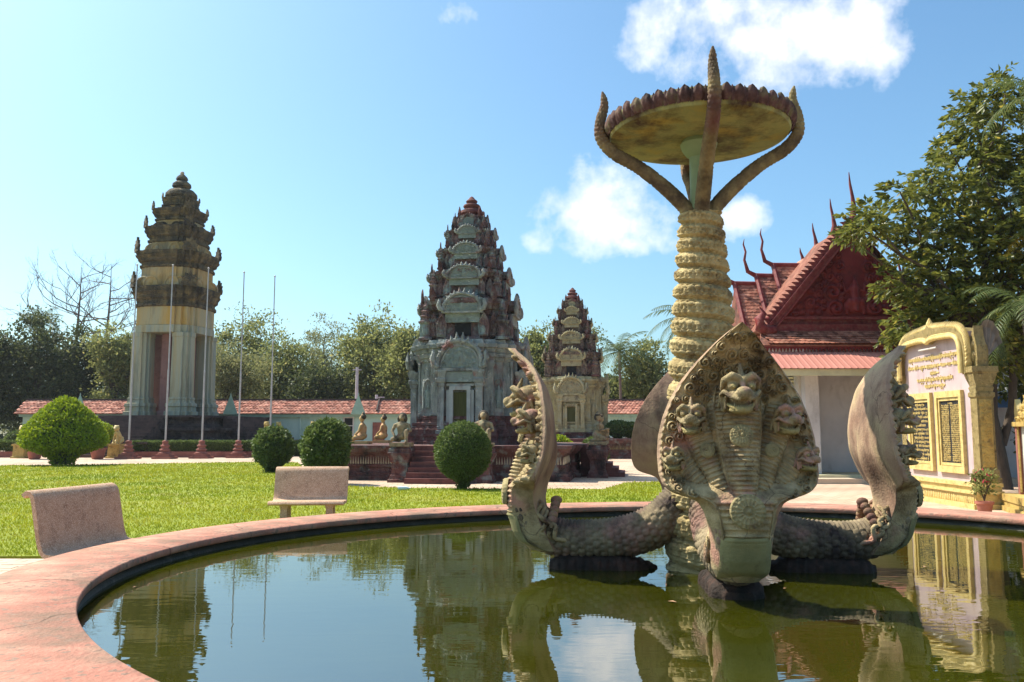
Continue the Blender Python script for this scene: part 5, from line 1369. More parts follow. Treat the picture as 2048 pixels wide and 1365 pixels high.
    place(seated, 'right one of the two ochre seated statues, seen from the side', T2, 4.0, 3, -1, M['statue_gold'], .92, d=-.35)
    place(seated, 'left one of the two ochre seated statues, seen from the side', T2, 4.0, 3, 1, M['statue_gold'], .92, d=-.35)
    lion = blob('lion', [('e', (0, .16, .24), (.17, .24, .20)), ('c', (0, .12, .30), (0, -.12, .62), .17, .16), ('e', (0, -.16, .60), (.17, .13, .17)), ('e', (0, -.18, .84), (.165, .15, .165)), ('e', (0, -.31, .80), (.085, .08, .075)), ('c', (.09, -.18, .52), (.10, -.24, .06), .075, .055), ('c', (-.09, -.18, .52), (-.10, -.24, .06), .075, .055),
                         ('e', (.10, -.29, .04), (.06, .08, .04)), ('e', (-.10, -.29, .04), (.06, .08, .04)), ('c', (.15, .18, .2), (.16, -.06, .06), .10, .06), ('c', (-.15, .18, .2), (-.16, -.06, .06), .10, .06), ('c', (0, .38, .1), (0, .44, .34), .05, .05), ('e', (.11, -.16, .97), (.04, .03, .05)), ('e', (-.11, -.16, .97), (.04, .03, .05))], .026, 2)
    for px, Y, rz, lb in ((236, 48.2, -.15, 'gilded seated lion left of the leftmost flagpole'), (48, 48.2, -.15, 'gilded seated lion at the left edge of the big lime bush'), (531, 51.5, .5, 'left gilded lion peeping over the egg-shaped bush'),
                          (555, 52.5, .5, 'right gilded lion peeping over the egg-shaped bush'), (624, 51.0, .5, 'gilded lion left of the round lawn bush')):
        x = at(px, 880, Y).x; hi = .80 if px < 300 else 1.05
        r = thing('lion_statue', lb, 'lion statue', (x, Y, 0), rz, 'gilded lions by the stairs')
        obj('lion', lion, M['gold_old'] if px > 300 else M['gold_plain'], r, (0, 0, hi), (0, 0, 0), 1.05)
        MB().loft([(1, -1.15), (1, 1.15), (-1, 1.15), (-1, -1.15)], [(0, .42), (.08, .42), (.1, .36), (hi - .12, .34), (hi - .1, .40), (hi, .40)]).build('pedestal', M['gold_old'], r)


statues()


# ---------------------------------------------------------------- trees
def trees():
    for i, (px, Y, yt, rpx, mat, lb) in enumerate((
            (-40, 70, 640, 70, 'leaf_dark', 'dark leafy tree at the left edge of the picture'),
            (62, 72, 612, 95, 'leaf_dark', 'dark leafy tree above the shed on the left'),
            (150, 76, 640, 80, 'leaf_dark', 'dense dark tree directly behind the lime bush'),
            (222, 72, 632, 72, 'leaf_mid', 'mid green tree just left of the stepped tower'),
            (300, 75, 720, 70, 'leaf_dark', 'low dark tree hidden behind the stepped tower'),
            (478, 84, 608, 88, 'leaf_mid', 'green tree with a high crown right of the stepped tower'),
            (455, 72, 668, 72, 'leaf_olive', 'pale olive feathery tree beside the stepped tower'),
            (560, 78, 660, 82, 'leaf_mid', 'green tree behind the two right flagpoles'),
            (645, 84, 622, 92, 'leaf_olive', 'wide flat-topped olive tree left of the central tower'),
            (640, 72, 722, 72, 'leaf_dark', 'dark low tree under the flat-topped crown'),
            (752, 76, 606, 100, 'leaf_mid', 'tall yellowish green tree beside the central tower'),
            (815, 72, 640, 62, 'leaf_mid', 'leafy tree touching the left side of the central tower'),
            (1082, 74, 632, 62, 'leaf_mid', 'leafy tree between the grey and ochre towers'),
            (1150, 84, 610, 60, 'leaf_mid', 'tree top showing behind the ochre tower'),
            (1300, 70, 672, 70, 'leaf_mid', 'round yellow-green tree behind the rear naga'),
            (1232, 72, 745, 42, 'leaf_dark', 'low dark tree under the coconut palm'),
            (1400, 74, 690, 75, 'leaf_dark', 'dark tree hidden behind the snake column'))):
        b = at(px, 860, Y); h = at(px, yt, Y).z; rx = rpx / F * Y
        tree(lb, b.x, Y, h * .97, rx * 1.0, mat, seed=i + 3, clumps=int(170 + rpx * 1.9), per=46, L=.34 if mat != 'leaf_olive' else .30, spread=.50, zlo=.0, nell=13, W=.20 if mat != 'leaf_olive' else .12)
    # the wooded skyline beyond
    n = 26000; x = rng.uniform(-130, 130, n); top = 5.5 + 1.6 * np.sin(x * .21) + 1.1 * np.sin(x * .53 + 1) + .7 * np.sin(x * 1.31)
    P = np.stack([x, 98 + rng.normal(0, 2.0, n), rng.random(n) ** .8 * top], -1)
    o = obj('far_wood', leaf_mesh('far_wood', P, rand_dirs(n) + np.array([0, -.2, .3]), rng.uniform(.5, 1.1, n), rng.uniform(.35, .7, n)), M['leaf_dark']); tag(o, 'far dark wood closing the view behind the boundary wall', 'wood', kind='stuff')
    # two leafless trees
    def bare(label, px, Y, yt, seed):
        g = np.random.default_rng(seed); b = at(px, 860, Y); h = at(px, yt, Y).z
        r = thing('bare_tree', label, 'tree', (b.x, Y, 0), 0, 'leafless trees behind the shed'); m = MB(); m2 = MB()
        m.tube([(0, 0, 0), (.1, 0, h * .3), (-.1, 0, h * .6), (.05, 0, h * .85), (0, 0, h)], [.26, .2, .14, .06, .02], 8)
        def grow(p, d, ln, rad, lev):
            pts = [p]; q = p.copy(); dd = d.copy()
            for k in range(4):
                dd = (dd + Vector(g.normal(0, .13, 3)) + Vector((0, 0, .05))).normalized(); q = q + dd * ln / 4; pts.append(q.copy())
            m2.tube(pts, [rad * (1 - .17 * k) for k in range(5)], 4 if lev else 6)
            if lev < 3:
                for k in range(4 if lev < 2 else 3):
                    f = pts[min(4, 1 + k)]; s = (dd + Vector(g.normal(0, .55, 3)) + Vector((0, 0, .18))).normalized(); grow(f.copy(), s, ln * g.uniform(.38, .55), rad * .5, lev + 1)
        for k in range(13):
            z = h * (.45 + .52 * k / 13); a = g.uniform(0, 2 * PI) if k % 2 else g.choice([0, PI]) + g.normal(0, .4)
            grow(Vector((0, 0, z)), Vector((math.cos(a), math.sin(a), .28)).normalized(), h * .36 * (1.15 - .72 * k / 13), .085 * (1.1 - .6 * k / 13), 0)
        m.build('trunk', M['bark_pale'], r, smooth=60); m2.build('branches', M['bark_pale'], r)
    bare('left one of two leafless trees with wide horizontal branches', 145, 82, 535, 5); bare('right one of two leafless trees, next to the stepped tower', 206, 84, 530, 9)

    # palms
    def frond(m, base, az, el0, ln, droop, w, n=26, tw=.016):
        d = Vector((math.cos(az), math.sin(az), 0)); side = Vector((-math.sin(az), math.cos(az), 0)); pts = []; p = Vector(base); e = el0
        for k in range(n + 1):
            pts.append(p.copy()); p = p + (d * math.cos(e) + Vector((0, 0, math.sin(e)))) * ln / n; e -= droop / n
        m.tube(pts[::2], [tw * ln / 3 * (1 - .9 * k / len(pts[::2])) + .004 for k in range(len(pts[::2]))], 5)
        for k in range(2, n):
            f = k / n; L_ = w * math.sin(PI * min(1, f * .88 + .10)) ** .7; t = (pts[k + 1] - pts[k]).normalized()
            for s in (-1, 1):
                dr = (side * s * .85 + t * .55 + Vector((0, 0, -.25 + rng.normal(0, .12)))).normalized(); a = pts[k]; mid = a + dr * L_ * .55; tip = a + dr * L_ + Vector((0, 0, -.22 * L_)); u = t * (w * .045)
                m.add([a - u, mid - u * .9, tip, mid + u * .9, a + u], [(0, 1, 3, 4), (1, 2, 3)])
    def palm(label, x, Y, h, ln, n, mat='leaf_palm', z0=0.0, seed=1, els=(1.25, -.2), name='palm_tree', trunk=.13, group='palm trees'):
        g = np.random.default_rng(seed); r = thing(name, label, 'palm tree', (x, Y, z0), 0, group); m = MB()
        for k in range(n):
            f = k / n; frond(m, (0, 0, h), 2.4 * k + g.uniform(-.3, .3), els[0] + (els[1] - els[0]) * f, ln * g.uniform(.8, 1.1), 1.35 + .5 * f, ln * .20)
        o = m.build('fronds', M[mat], r); o['kind'] = 'stuff'
        t = MB(); t.tube([(0, 0, -.05), (.12, 0, h * .35), (.06, 0, h * .7), (0, 0, h)], [trunk * 1.2, trunk, trunk * .85, trunk * .8], 9); t.build('trunk', M['bark_pale'] if trunk > .1 else M['bark'], r, smooth=60)
    b = at(1240, 860, 68); palm('coconut palm with arching fronds right of the ochre tower', b.x, 68, at(1240, 705, 68).z, 3.6, 20, seed=4)
    b = at(1392, 860, 60); palm('coconut palm hidden behind the column, long fronds reaching left', b.x, 60, at(1392, 640, 60).z, 4.2, 18, seed=8, els=(1.0, -.2))
    b = at(72, 860, 80); palm('small palm poking out above the dark tree on the left', b.x, 80, at(72, 640, 80).z, 2.6, 16, seed=3)
    return frond, palm


frond, palm = trees()
for px, Y, yt, lb in ((712, 66, 735, 'grey utility pole behind the boundary wall'), (752, 66.5, 790, 'short bent pipe standing behind the wall roof')):
    b = at(px, 860, Y); h = at(px, yt, Y).z
    r = thing('utility_pole', lb, 'pole', (b.x, Y, 0)); MB().lathe([(.16, 0), (.11, h)], 10).build('shaft', M['wall_grey'], r)
    MB().box((.0 if h > 5 else .3, 0, h - .2), (.7, .08, .08)).build('crossarm', M['wall_grey'], r)


# ---------------------------------------------------------------- pavilion
def fish_tile(w, l):
    m = MB(); o = [(-w / 2, l), (-w / 2, .3 * w), (-w * .35, .08 * w), (0, 0), (w * .35, .08 * w), (w / 2, .3 * w), (w / 2, l)]; t = .014
    # outline in (x, along slope); front edge lifted
    top = [(x, y, .030 - .022 * y / l + t) for x, y in o]; bot = [(x, y, .030 - .022 * y / l) for x, y in o]; n = len(o)
    m.add(top + bot, [tuple(range(n))] + [(i, i + n, (i + 1) % n + n, (i + 1) % n) for i in range(n)])
    return m


def pavilion():
    Y = 27.0; A = at(1703, 440, Y); B = at(1530, 655, Y); cx = A.x; hw = cx - B.x; zA = A.z; zB = B.z
    r = thing('pavilion', 'dark red gabled pavilion with pointed roof horns behind the fountain', 'pavilion', (cx, Y, 0))
    zz = lambda py, YY=Y: at(1600, py, YY).z
    # tympanum with scrolls in relief and a figure on a three-headed mount
    zt0 = zz(634); hT = zA - zt0 - .25; wT = (hw - .18) * (zA - .25 - zt0) / (zA - zB)
    nx, nz = 150, 110; u = np.linspace(-1, 1, nx); Zg = np.linspace(0, hT, nz)[:, None] + 0 * u; Xg = (wT * (1 - np.linspace(0, .985, nz)))[:, None] * u
    cs = scroll_centres(lambda x, z, q: x > .34 + q * .6 and x + q < wT * (1 - z / hT) * .93 and z > q, 30, .10, .30, (0, wT, .05, hT), seed=11)
    H = scroll_relief(Xg, Zg, cs + [(-x, z, q, -s) for x, z, q, s in cs], .16)
    H = np.maximum(H, .05 * np.exp(-((np.abs(Xg) - wT * (1 - Zg / hT) + .06) / .04) ** 2))
    ty = obj('tympanum', np_mesh('tympanum', np.stack([Xg, -.02 - H, Zg], -1).reshape(-1, 3), grid_faces(nx, nz), True), M['gable'], r, (0, .05, zt0))
    f = blob('figure', [('e', (0, 0, .30), (.42, .10, .26)), ('e', (-.20, -.05, .42), (.13, .10, .15)), ('e', (.20, -.05, .42), (.13, .10, .15)), ('e', (0, -.09, .42), (.14, .11, .16)), ('c', (0, -.12, .36), (0, -.14, .08), .06, .04), ('c', (0, 0, .58), (0, 0, .95), .15, .17), ('e', (0, -.04, 1.12), (.10, .09, .12)), ('c', (0, -.02, 1.2), (0, 0, 1.38), .07, .02),
                        ('c', (.16, 0, .92), (.34, -.02, .75), .06, .05), ('c', (.34, -.02, .75), (.36, -.03, 1.02), .05, .04), ('c', (-.16, 0, .92), (-.34, -.02, .75), .06, .05), ('c', (-.34, -.02, .75), (-.36, -.03, 1.02), .05, .04), ('c', (-.3, 0, .2), (-.3, 0, 0), .08, .07), ('c', (.3, 0, .2), (.3, 0, 0), .08, .07)], .035, 2)
    obj('relief_figure', f, M['gable'], ty, (0, -.04, .10), (0, 0, 0), .92)
    MB().box((0, .35, zt0 + .0), (2 * hw - .3, .5, .06)).build('back_panel', M['gable'], r)
    # moulded beam under the tympanum
    m = MB()
    for i, (za, zb, d) in enumerate(((zz(640), zt0 - .002, .10), (zz(650), zz(640) - .002, .02), (zz(664), zz(650) - .002, .16))):
        m.box((0, -d + .3, (za + zb) / 2), (2 * hw - .5 + d, .6, zb - za))
    m.build('beam_moulding', M['gable_trim'], r)
    # rake boards with a row of flame leaves
    sl = math.atan2(zA - zB, hw); Ln = math.hypot(hw, zA - zB)
    leaf = MB(); leaf.extrude([(0, 0), (.17, 0), (.17, .10), (.10, .20), (.03, .27), (.05, .15)], -.05, .05); lm = leaf.mesh('flame_leaf')
    for s in (-1, 1):
        bd = MB(); bd.box((Ln / 2, 0, -.14), (Ln + .1, .16, .26)); bd.box((Ln / 2, -.10, -.05), (Ln + .1, .08, .08)); bd.box((Ln / 2, -.10, -.24), (Ln + .1, .06, .05))
        bo = bd.build('rake_board', M['gable_trim'], r, (s * hw, -.12, zB), (0, -sl if s < 0 else -(PI - sl), 0) if False else (0, 0, 0))
        bo.rotation_euler = (0, -sl, 0) if s < 0 else (0, sl, PI)
        n = 26
        for k in range(n):
            x = .1 + (Ln - .15) * k / n; o = obj('flame_leaf', lm, M['gable_trim'], bo, (x, 0, -.015), (0, 0, 0), 1.0)
        # naga head at the lower end
        g = MB(); g.tube([(.25, -.05, -.1), (0, -.08, -.16), (-.22, -.10, -.02), (-.26, -.10, .22), (-.10, -.10, .42), (-.22, -.10, .62)], [.15, .19, .20, .17, .10, .02], 9)
        g.build('naga_end', M['gable_trim'], r, (s * hw, -.14, zB), (0, 0, 0), (1 if s < 0 else -1, 1, 1), smooth=60)
    # main roof: steep slopes running back, stepping lower with a horn at each step
    steps = [(1703, 440, 27.0, 345), (1664, 470, 28.8, 398), (1628, 505, 30.6, 447), (1602, 531, 32.4, 496)]
    for i, (px, py, YY, tip) in enumerate(steps):
        p = at(px, py, YY); hgt = at(px, tip, YY).z - p.z
        q = MB(); q.tube([(0, 0, -.35), (.03, 0, 0), (.10, 0, hgt * .25), (.06, 0, hgt * .5), (0, 0, hgt * .75), (-.02, 0, hgt)], [.13, .12, .085, .055, .04, .012], 8)
        q.build('roof_horn', M['gable_trim'], r, (p.x - cx, YY - Y, p.z), smooth=60)
        Yn = steps[i + 1][2] if i < 3 else 36.0; zr = p.z; hr = hw * (1 - .04 * i); zl = zr - (zA - zB) * (1 - .04 * i)
        xo = 0 if i == 0 else (p.x - cx)
        m = MB(); y0 = YY - Y + (.0 if i else .02); y1 = Yn - Y
        m.add([(xo - hr, y0, zl), (xo, y0, zr), (xo + hr, y0, zl), (xo - hr, y1, zl), (xo, y1, zr), (xo + hr, y1, zl)], [(0, 3, 4, 1), (1, 4, 5, 2), (3, 5, 4), (0, 2, 5, 3)] + ([(0, 1, 2)] if i else []))
        m.build('roof_slope', M['roof_tile'], r)
    # side wings: three stepped roofs each, tiles on the slope we see
    tw, tl = .16, .24; tm = fish_tile(tw, tl)
    secs = [(1546, 534, 1640, 31.2), (1512, 555, 1552, 31.0), (1469, 571, 1520, 30.8)]
    for s in (-1, 1):
        for i, (pxl, pyr, pxr, YR) in enumerate(secs):
            p0 = at(pxl, pyr, YR); p1 = at(pxr, pyr, YR); xl, xr = p0.x - cx, p1.x - cx; zr = p0.z; ze = at(1490, 672, 29.5).z + .06 * (2 - i); ye = 29.45 - .05 * (2 - i) - Y; yr = YR - Y
            if s > 0: xl, xr = -xr, -xl
            m = MB(); m.add([(xl, ye, ze), (xr, ye, ze), (xr, yr, zr), (xl, yr, zr), (xr, 2 * yr - ye, ze), (xl, 2 * yr - ye, ze)], [(0, 1, 2, 3), (3, 2, 4, 5), (1, 0, 5, 4), (0, 3, 5), (1, 4, 2)])
            m.build('wing_roof', M['roof_tile'], r)
            dv = Vector((0, yr - ye, zr - ze)); L_ = dv.length; dv.normalize(); nv = Vector((0, -dv.z, dv.y)); t = MB(); rows = int(L_ / .15); cols = int((xr - xl) / tw)
            if s < 0:
                for j in range(rows):
                    for c in range(cols):
                        x = xl + tw * (c + .5) + (tw / 2 if j % 2 else 0)
                        if x > xr: continue
                        base = Vector((x, ye, ze)) + dv * (j * L_ / rows) + nv * rng.uniform(.002, .012)
                        t.add([tuple(base + Vector((vx, 0, 0)) + dv * vy + nv * vz) for vx, vy, vz in tm.v], tm.f)
                o = t.build('wing_tiles', M['roof_tile'], r); o['kind'] = 'stuff'
            e = xl if s < 0 else xr; sg = -1 if s < 0 else 1
            b = MB(); b.tube([(e, ye - .12, ze - .12), (e, (ye + yr) / 2, (ze + zr) / 2 + .05), (e, yr, zr + .08)], .09, 6)
            b.tube([(e, ye - .12, ze - .1), (e + sg * .05, ye - .3, ze - .12), (e + sg * .1, ye - .38, ze + .15)], [.12, .11, .02], 6); b.build('barge_board', M['gable_trim'], r)
            if s < 0 or True:
                hh = (at(pxl, 470, YR).z - at(pxl, 535, YR).z) * (1.0 if i < 2 else .8)
                b = MB(); b.tube([(xr if s < 0 else xl, yr, zr + .05), (e, yr, zr + .06), (e + sg * .30, yr, zr + .22), (e + sg * .42, yr, zr + .22 + hh * .35), (e + sg * .36, yr, zr + .22 + hh * .6), (e + sg * .44, yr, zr + .2 + hh * .85), (e + sg * .40, yr, zr + .22 + hh)], [.09, .10, .08, .05, .04, .03, .01], 7); b.build('ridge_horn', M['gable_trim'], r, smooth=60)
    # front skirt roof: each tile its own piece
    z1, z0, y1, y0 = zz(664), zz(690, 26.2), -.05, -.80; dv = Vector((0, y1 - y0, z1 - z0)); L_ = dv.length; ang = math.atan2(z1 - z0, y1 - y0)
    m = MB(); w = hw + .15
    m.add([(-w - .25, y0, z0), (w + .25, y0, z0), (w, y1, z1), (-w, y1, z1), (-w - .25, y0, z0 - .05), (w + .25, y0, z0 - .05), (w, y1 + .1, z1 - .1), (-w, y1 + .1, z1 - .1)], [(0, 1, 2, 3), (4, 7, 6, 5), (0, 4, 5, 1), (1, 5, 6, 2), (0, 3, 7, 4)])
    deck = m.build('skirt_roof', M['roof_tile'], r); tme = tm.mesh('roof_tile'); rows = 6; cols = int(2 * w / tw)
    for j in range(rows):
        for c in range(cols):
            x = -w + tw * (c + .5) + (tw / 2 if j % 2 else 0); b = Vector((0, y0 - .03, z0)) + dv * (j / rows)
            if j * cols + c < 290: obj('roof_tile', tme, M['roof_tile'], deck, (x, b.y, b.z + .012), (ang + rng.normal(0, .03), rng.normal(0, .02), rng.normal(0, .03)), (.97, .75, 1.2))
    # toothed valance
    m = MB(); n = 62; zv1, zv0 = z0 - .03, zz(703, 26.15)
    m.box((0, y0 + .04, (zv1 + zv0) / 2 + .06), (2 * w + .4, .04, zv1 - zv0 - .10))
    for k in range(n):
        x = -w - .18 + (2 * w + .36) * (k + .5) / n; q = (w + .18) / n * .92
        m.add([(x - q, y0 + .02, zv0 + .115), (x + q, y0 + .02, zv0 + .115), (x, y0 + .02, zv0 - .03), (x - q, y0 + .05, zv0 + .115), (x + q, y0 + .05, zv0 + .115), (x, y0 + .05, zv0 - .03)], [(0, 2, 1), (3, 4, 5), (0, 3, 5, 2), (2, 5, 4, 1), (0, 1, 4, 3)])
    m.build('valance', M['gable'], r)
    # corrugated awning
    xs = np.linspace(-w - .3, w + .3, 340); ya, yb = -.75, -1.95; za, zb = zz(704, 26.25), zz(737, 25.05); V = []
    for k in range(4):
        f = k / 3; hcor = .016 * np.maximum(0, np.cos(xs * 2 * PI / .20)) ** 3; V.append(np.stack([xs, np.full_like(xs, ya + (yb - ya) * f), za + (zb - za) * f + hcor], -1))
    v = np.concatenate(V); f = grid_faces(340, 4); n1 = len(v)
    v = np.concatenate([v, v - [0, 0, .006]]); f = np.concatenate([f[:, ::-1], f + n1]); obj('awning', np_mesh('awning', v, f), M['awning'], r)
    MB().box((0, -1.78, zz(737, 25.05) - .11), (2 * w + .3, .10, .20)).build('awning_beam', M['cream'], r)
    MB().box((0, -.9, zz(737, 25.05) + .02), (2 * w + .2, 1.7, .05)).build('soffit', M['wall_grey'], r)
    # walls, posts, floor
    zt = zz(690, 27); xl = at(1607, 850, 26.6).x - cx; xr = at(1634, 850, 26.6).x - cx
    MB().box(((xl + xr) / 2, -.45, zt / 2 + .0), (xr - xl, .42, zt)).build('column', M['wall_grey'], r)
    MB().box(((xl + xr) / 2 + 4.6, -.45, zt / 2), (xr - xl, .42, zt)).build('column', M['wall_grey'], r)
    MB().box((xl - .7, .35, zt / 2), (1.4, .25, zt)).build('wall', M['white_wall'], r)
    MB().box((2.0, .75, zt / 2), (7.6, .25, zt)).build('wall', M['wall_grey'], r)
    MB().box((xl + .02, .5, zt / 2), (.2, 1.6, zt - .1)).build('wall', M['white_wall'], r)
    lx = at(1592, 770, 26.5).x - cx; lf = MB()
    for k in range(5): lf = MB(); lf.box((0, 0, 0), (.46, .05, .07), rx=.5); lf.build('louver_slat', M['cream'], r, (lx - .02, .14, 3.05 + .11 * k))
    fr = MB()
    for s in (-1, 1): fr.box((s * .27, 0, .27), (.07, .12, .72)); fr.box((0, 0, .27 + s * .34), (.54, .12, .06))
    fr.build('louver_frame', M['white_wall'], r, (lx - .02, .15, 2.98))
    MB().box((lx + .05, .2, 2.30), (.22, .10, .42)).build('window', M['dark_inside'], r)
    MB().box((.4, -.1, .075), (2 * w + 1.6, 3.4, .15)).build('floor_step', M['pave'], r)
    MB().box((.4, .2, .19), (2 * w + 1.0, 2.7, .08)).build('floor_step', M['cream'], r)
    lp = MB(); lp.tube([(0, 0, 0), (0, -.15, .05), (0, -.3, -.02)], .015, 6); lp.lathe([(.02, -.02), (.05, -.06), (.11, -.14), (.10, -.15)], 12, c=(0, -.3)); lp.build('wall_lamp', M['tin'], r, (at(1650, 760, 28).x - cx, 1.15, zz(758, 28)))


pavilion()


# ---------------------------------------------------------------- gilded inscription monument
def glyph_line(m, x0, x1, z, h, y, seed, gap=.02):
    """a line of raised letter-like marks"""
    g = np.random.default_rng(seed); x = x0
    while x < x1:
        w = h * g.uniform(.45, .9); k = g.integers(0, 4)
        if x + w > x1 + .01: break
        t = h * .22
        if k != 1: m.box((x + w / 2, y, z + h * .42), (w, .016, t))
        if k != 2: m.box((x + t / 2, y, z), (t, .016, h * .8))
        m.box((x + w - t / 2, y, z - h * .02), (t, .016, h * .75))
        if k == 0: m.box((x + w / 2, y, z - h * .36), (w, .016, t * .8))
        if k == 3: m.box((x + w / 2, y, z + h * .75), (w * .6, .016, t * .7))
        if g.random() < .25: m.box((x + w / 2, y, z - h * .75), (t, .016, h * .5))
        x += w + (gap if g.random() < .9 else h)


M['fan'] = surf('grey_fan', [(.16, .14, .12), (.24, .21, .18)], 5.0, dark=(.08, .05, .04), dark_amt=.4)


def gold_monument():
    X, Yc = 9.52, 18.95; hw = 1.60
    r = thing('inscription_monument', 'tall gilded monument with pinkish panel and two black inscription plaques', 'monument', (X, Yc, 0), -PI / 2)
    # stepped base with a bead row
    m = MB()
    for z0, z1, e in ((0, .10, .20), (.102, .30, .12), (.302, .36, .18), (.362, .44, .10), (.442, .52, .15)): m.box((0, .20 - e / 2 + .0, (z0 + z1) / 2), (2 * hw + 2 * e, .44 + e, z1 - z0))
    b = m.build('base', M['gold_plain'], r)
    m = MB()
    for k in range(44):
        x = -hw - .05 + (2 * hw + .1) * k / 43; m.loft([(.022, -.012), (.022, .012), (-.022, .012), (-.022, -.012)], [(.12, 1.0), (.20, 1.3), (.27, .6)]); m.v[-12:] = [(vx + x, vy - .145 + 0, vz) for vx, vy, vz in m.v[-12:]]
    m.build('bead_row', M['gold_plain'], b)
    MB().box((0, .20, 2.09), (2 * hw - .3, .36, 3.14)).build('panel', M['panel_pink'], r)
    # pilasters at both ends
    for s in (-1, 1):
        m = MB(); sq = [(1, -1), (1, 1), (-1, 1), (-1, -1)]
        m.loft(sq, [(.52, .23), (.62, .23), (.64, .20), (.78, .20), (.80, .17), (2.25, .17), (2.28, .20), (2.36, .20), (2.38, .17), (2.46, .19), (2.50, .17), (2.62, .21), (2.72, .24), (2.76, .24), (2.78, .27), (2.90, .27)])
        p = m.build('pilaster', M['gold'], r, (s * (hw - .03), .18, 0), (0, 0, 0), (.72, 1, 1))
        cs = scroll_centres(lambda x, z, q: abs(x) + q < .125, 40, .04, .075, (-.12, .12, .88, 2.18), seed=21); nx, nz = 26, 130
        Xg, Zg = np.meshgrid(np.linspace(-.125, .125, nx), np.linspace(.84, 2.22, nz)); H = scroll_relief(Xg, Zg, cs, .035)
        obj('scroll_panel', np_mesh('scroll_panel', np.stack([Xg, -.174 - H, Zg], -1).reshape(-1, 3), grid_faces(nx, nz), True), M['gold_old'], p, (0, 0, 0), (0, 0, PI / 2 if s > 0 else -PI / 2))
        # flame end-piece standing on the capital
        q = MB(); q.extrude([(-.20, 0), (-.24, .25), (-.14, .45), (-.10, .72), (.06, .95), (.10, .70), (.20, .50), (.22, .2), (.18, 0)], -.10, .10); q.ell((0, -.1, .25), (.12, .06, .14), 8, 6); q.ell((0, -.1, .5), (.08, .05, .12), 8, 6)
        q.build('flame_end', M['gold'], r, (s * (hw - .02), .16, 2.90), (0, 0, 0), (.62, 1, .9))
    # polylobed arch
    out = [(-1.50, 2.75), (-1.53, 3.25), (-1.44, 3.58), (-1.20, 3.75), (-.75, 3.82), (-.35, 3.85), (-.08, 3.88), (0, 3.96)]; inn = [(-1.40, 2.75), (-1.40, 3.18), (-1.33, 3.42), (-1.16, 3.55), (-.72, 3.585), (-.30, 3.59), (-.10, 3.57), (0, 3.53)]
    full_o = out + [(-x, z) for x, z in out[-2::-1]]; full_i = inn + [(-x, z) for x, z in inn[-2::-1]]; n = len(full_o); m = MB()
    P = []; Q = []
    for y in (-.10, .40):
        P += [(x, y, z) for x, z in full_o] + [(x, y, z) for x, z in full_i]
    for i in range(n - 1): Q += [(i, i + 1, n + i + 1, n + i), (2 * n + i + 1, 2 * n + i, 3 * n + i, 3 * n + i + 1), (i + 1, i, 2 * n + i, 2 * n + i + 1), (n + i, n + i + 1, 3 * n + i + 1, 3 * n + i)]
    Q += [(0, n, 3 * n, 2 * n), (n - 1, 3 * n - 1, 4 * n - 1, 2 * n - 1)]
    m.add(P, [q[::-1] for q in Q])
    so = [tuple(p) for p in spline([(x, z) for x, z in full_o], 90)]; si = [tuple(p) for p in spline([(x, z) for x, z in full_i], 60)]
    ar = m.build('arch', M['gold'], r)
    m = MB(); m.tube([(x, -.12, z + .03) for x, z in si], .055, 8); m.tube([(x * .955, -.12, z + .10 - .02) for x, z in si], .035, 6); m.build('arch_moulding', M['gold_plain'], ar, smooth=60)
    sp = MB(); sp.loft([(.020, -.06), (.020, .06), (-.020, .06), (-.020, -.06)], [(-.06, .9), (.04, 1.1), (.08, .75), (.145, .08)]); spm = sp.mesh('flame_leaf')
    for i, (x, z) in enumerate(so[3:-3]):
        obj('flame_leaf', spm, M['gold_plain'], ar, (x, -.03, z - .01), (0, x * .25, 0), (1, 1, 1.0 if abs(x) > .06 else 1.25))
    for s in (-1, 1):                     # fluted grey fan behind each end
        q = MB(); nu = 13; V = []; Fc = []
        for k in range(nu):
            a = PI * (.12 + .80 * k / (nu - 1)); R_ = .62
            V += [(.0, .0, 0), (math.cos(a) * R_ * .55, .05 * (k % 2), math.sin(a) * R_ * 1.1), (math.cos(a) * R_ * .62, -.12 + .05 * (k % 2), math.sin(a) * R_ * 1.35)]
        for k in range(nu - 1): Fc += [(3 * k, 3 * k + 3, 3 * k + 4, 3 * k + 1), (3 * k + 1, 3 * k + 4, 3 * k + 5, 3 * k + 2)]
        q.add(V, Fc); q.add([(x, y + .05, z) for x, y, z in V], [f[::-1] for f in Fc]); q.build('fan_finial', M['fan'], r, (s * (hw - .10), .40, 3.12), (0, 0, PI / 2), (.75, .8, .92))
    # headline rows
    for k, (x0, x1, z, h) in enumerate(((-1.15, 1.20, 3.22, .09), (-1.20, 1.22, 3.03, .09), (-.15, .22, 2.87, .08), (-.80, .80, 2.73, .085), (-.45, .47, 2.58, .08))):
        m = MB(); m.box(((x0 + x1) / 2, .012, z + h * .1), (x1 - x0, .012, h * .42)); glyph_line(m, x0, x1, z, h, .006, k + 3); m.build('inscription_line', M['gold_plain'], r)
    lt = MB(); lt.tube([(-.45, -.08, 3.42), (.35, -.08, 3.42)], .022, 8); lt.build('tube_light', M['white_wall'], r)
    # two framed plaques
    for x0, x1, z0, z1, rows, lab in ((-1.24, -.12, .68, 2.44, 14, 'black plaque with short gold lines'), (.08, 1.20, .68, 2.44, 30, 'black plaque with two long columns of names')):
        w = x1 - x0; cx = (x0 + x1) / 2; fr = MB()
        for s in (-1, 1):
            fr.box((cx + s * (w / 2 - .05), -.01, (z0 + z1) / 2), (.10, .10, z1 - z0)); fr.box((cx, -.01, (z0 + z1) / 2 + s * ((z1 - z0) / 2 - .07)), (w - .20, .10, .14))
            fr.box((cx + s * (w / 2 - .13), .0, (z0 + z1) / 2), (.05, .06, z1 - z0 - .28)); fr.box((cx, .0, (z0 + z1) / 2 + s * ((z1 - z0) / 2 - .18)), (w - .32, .06, .06))
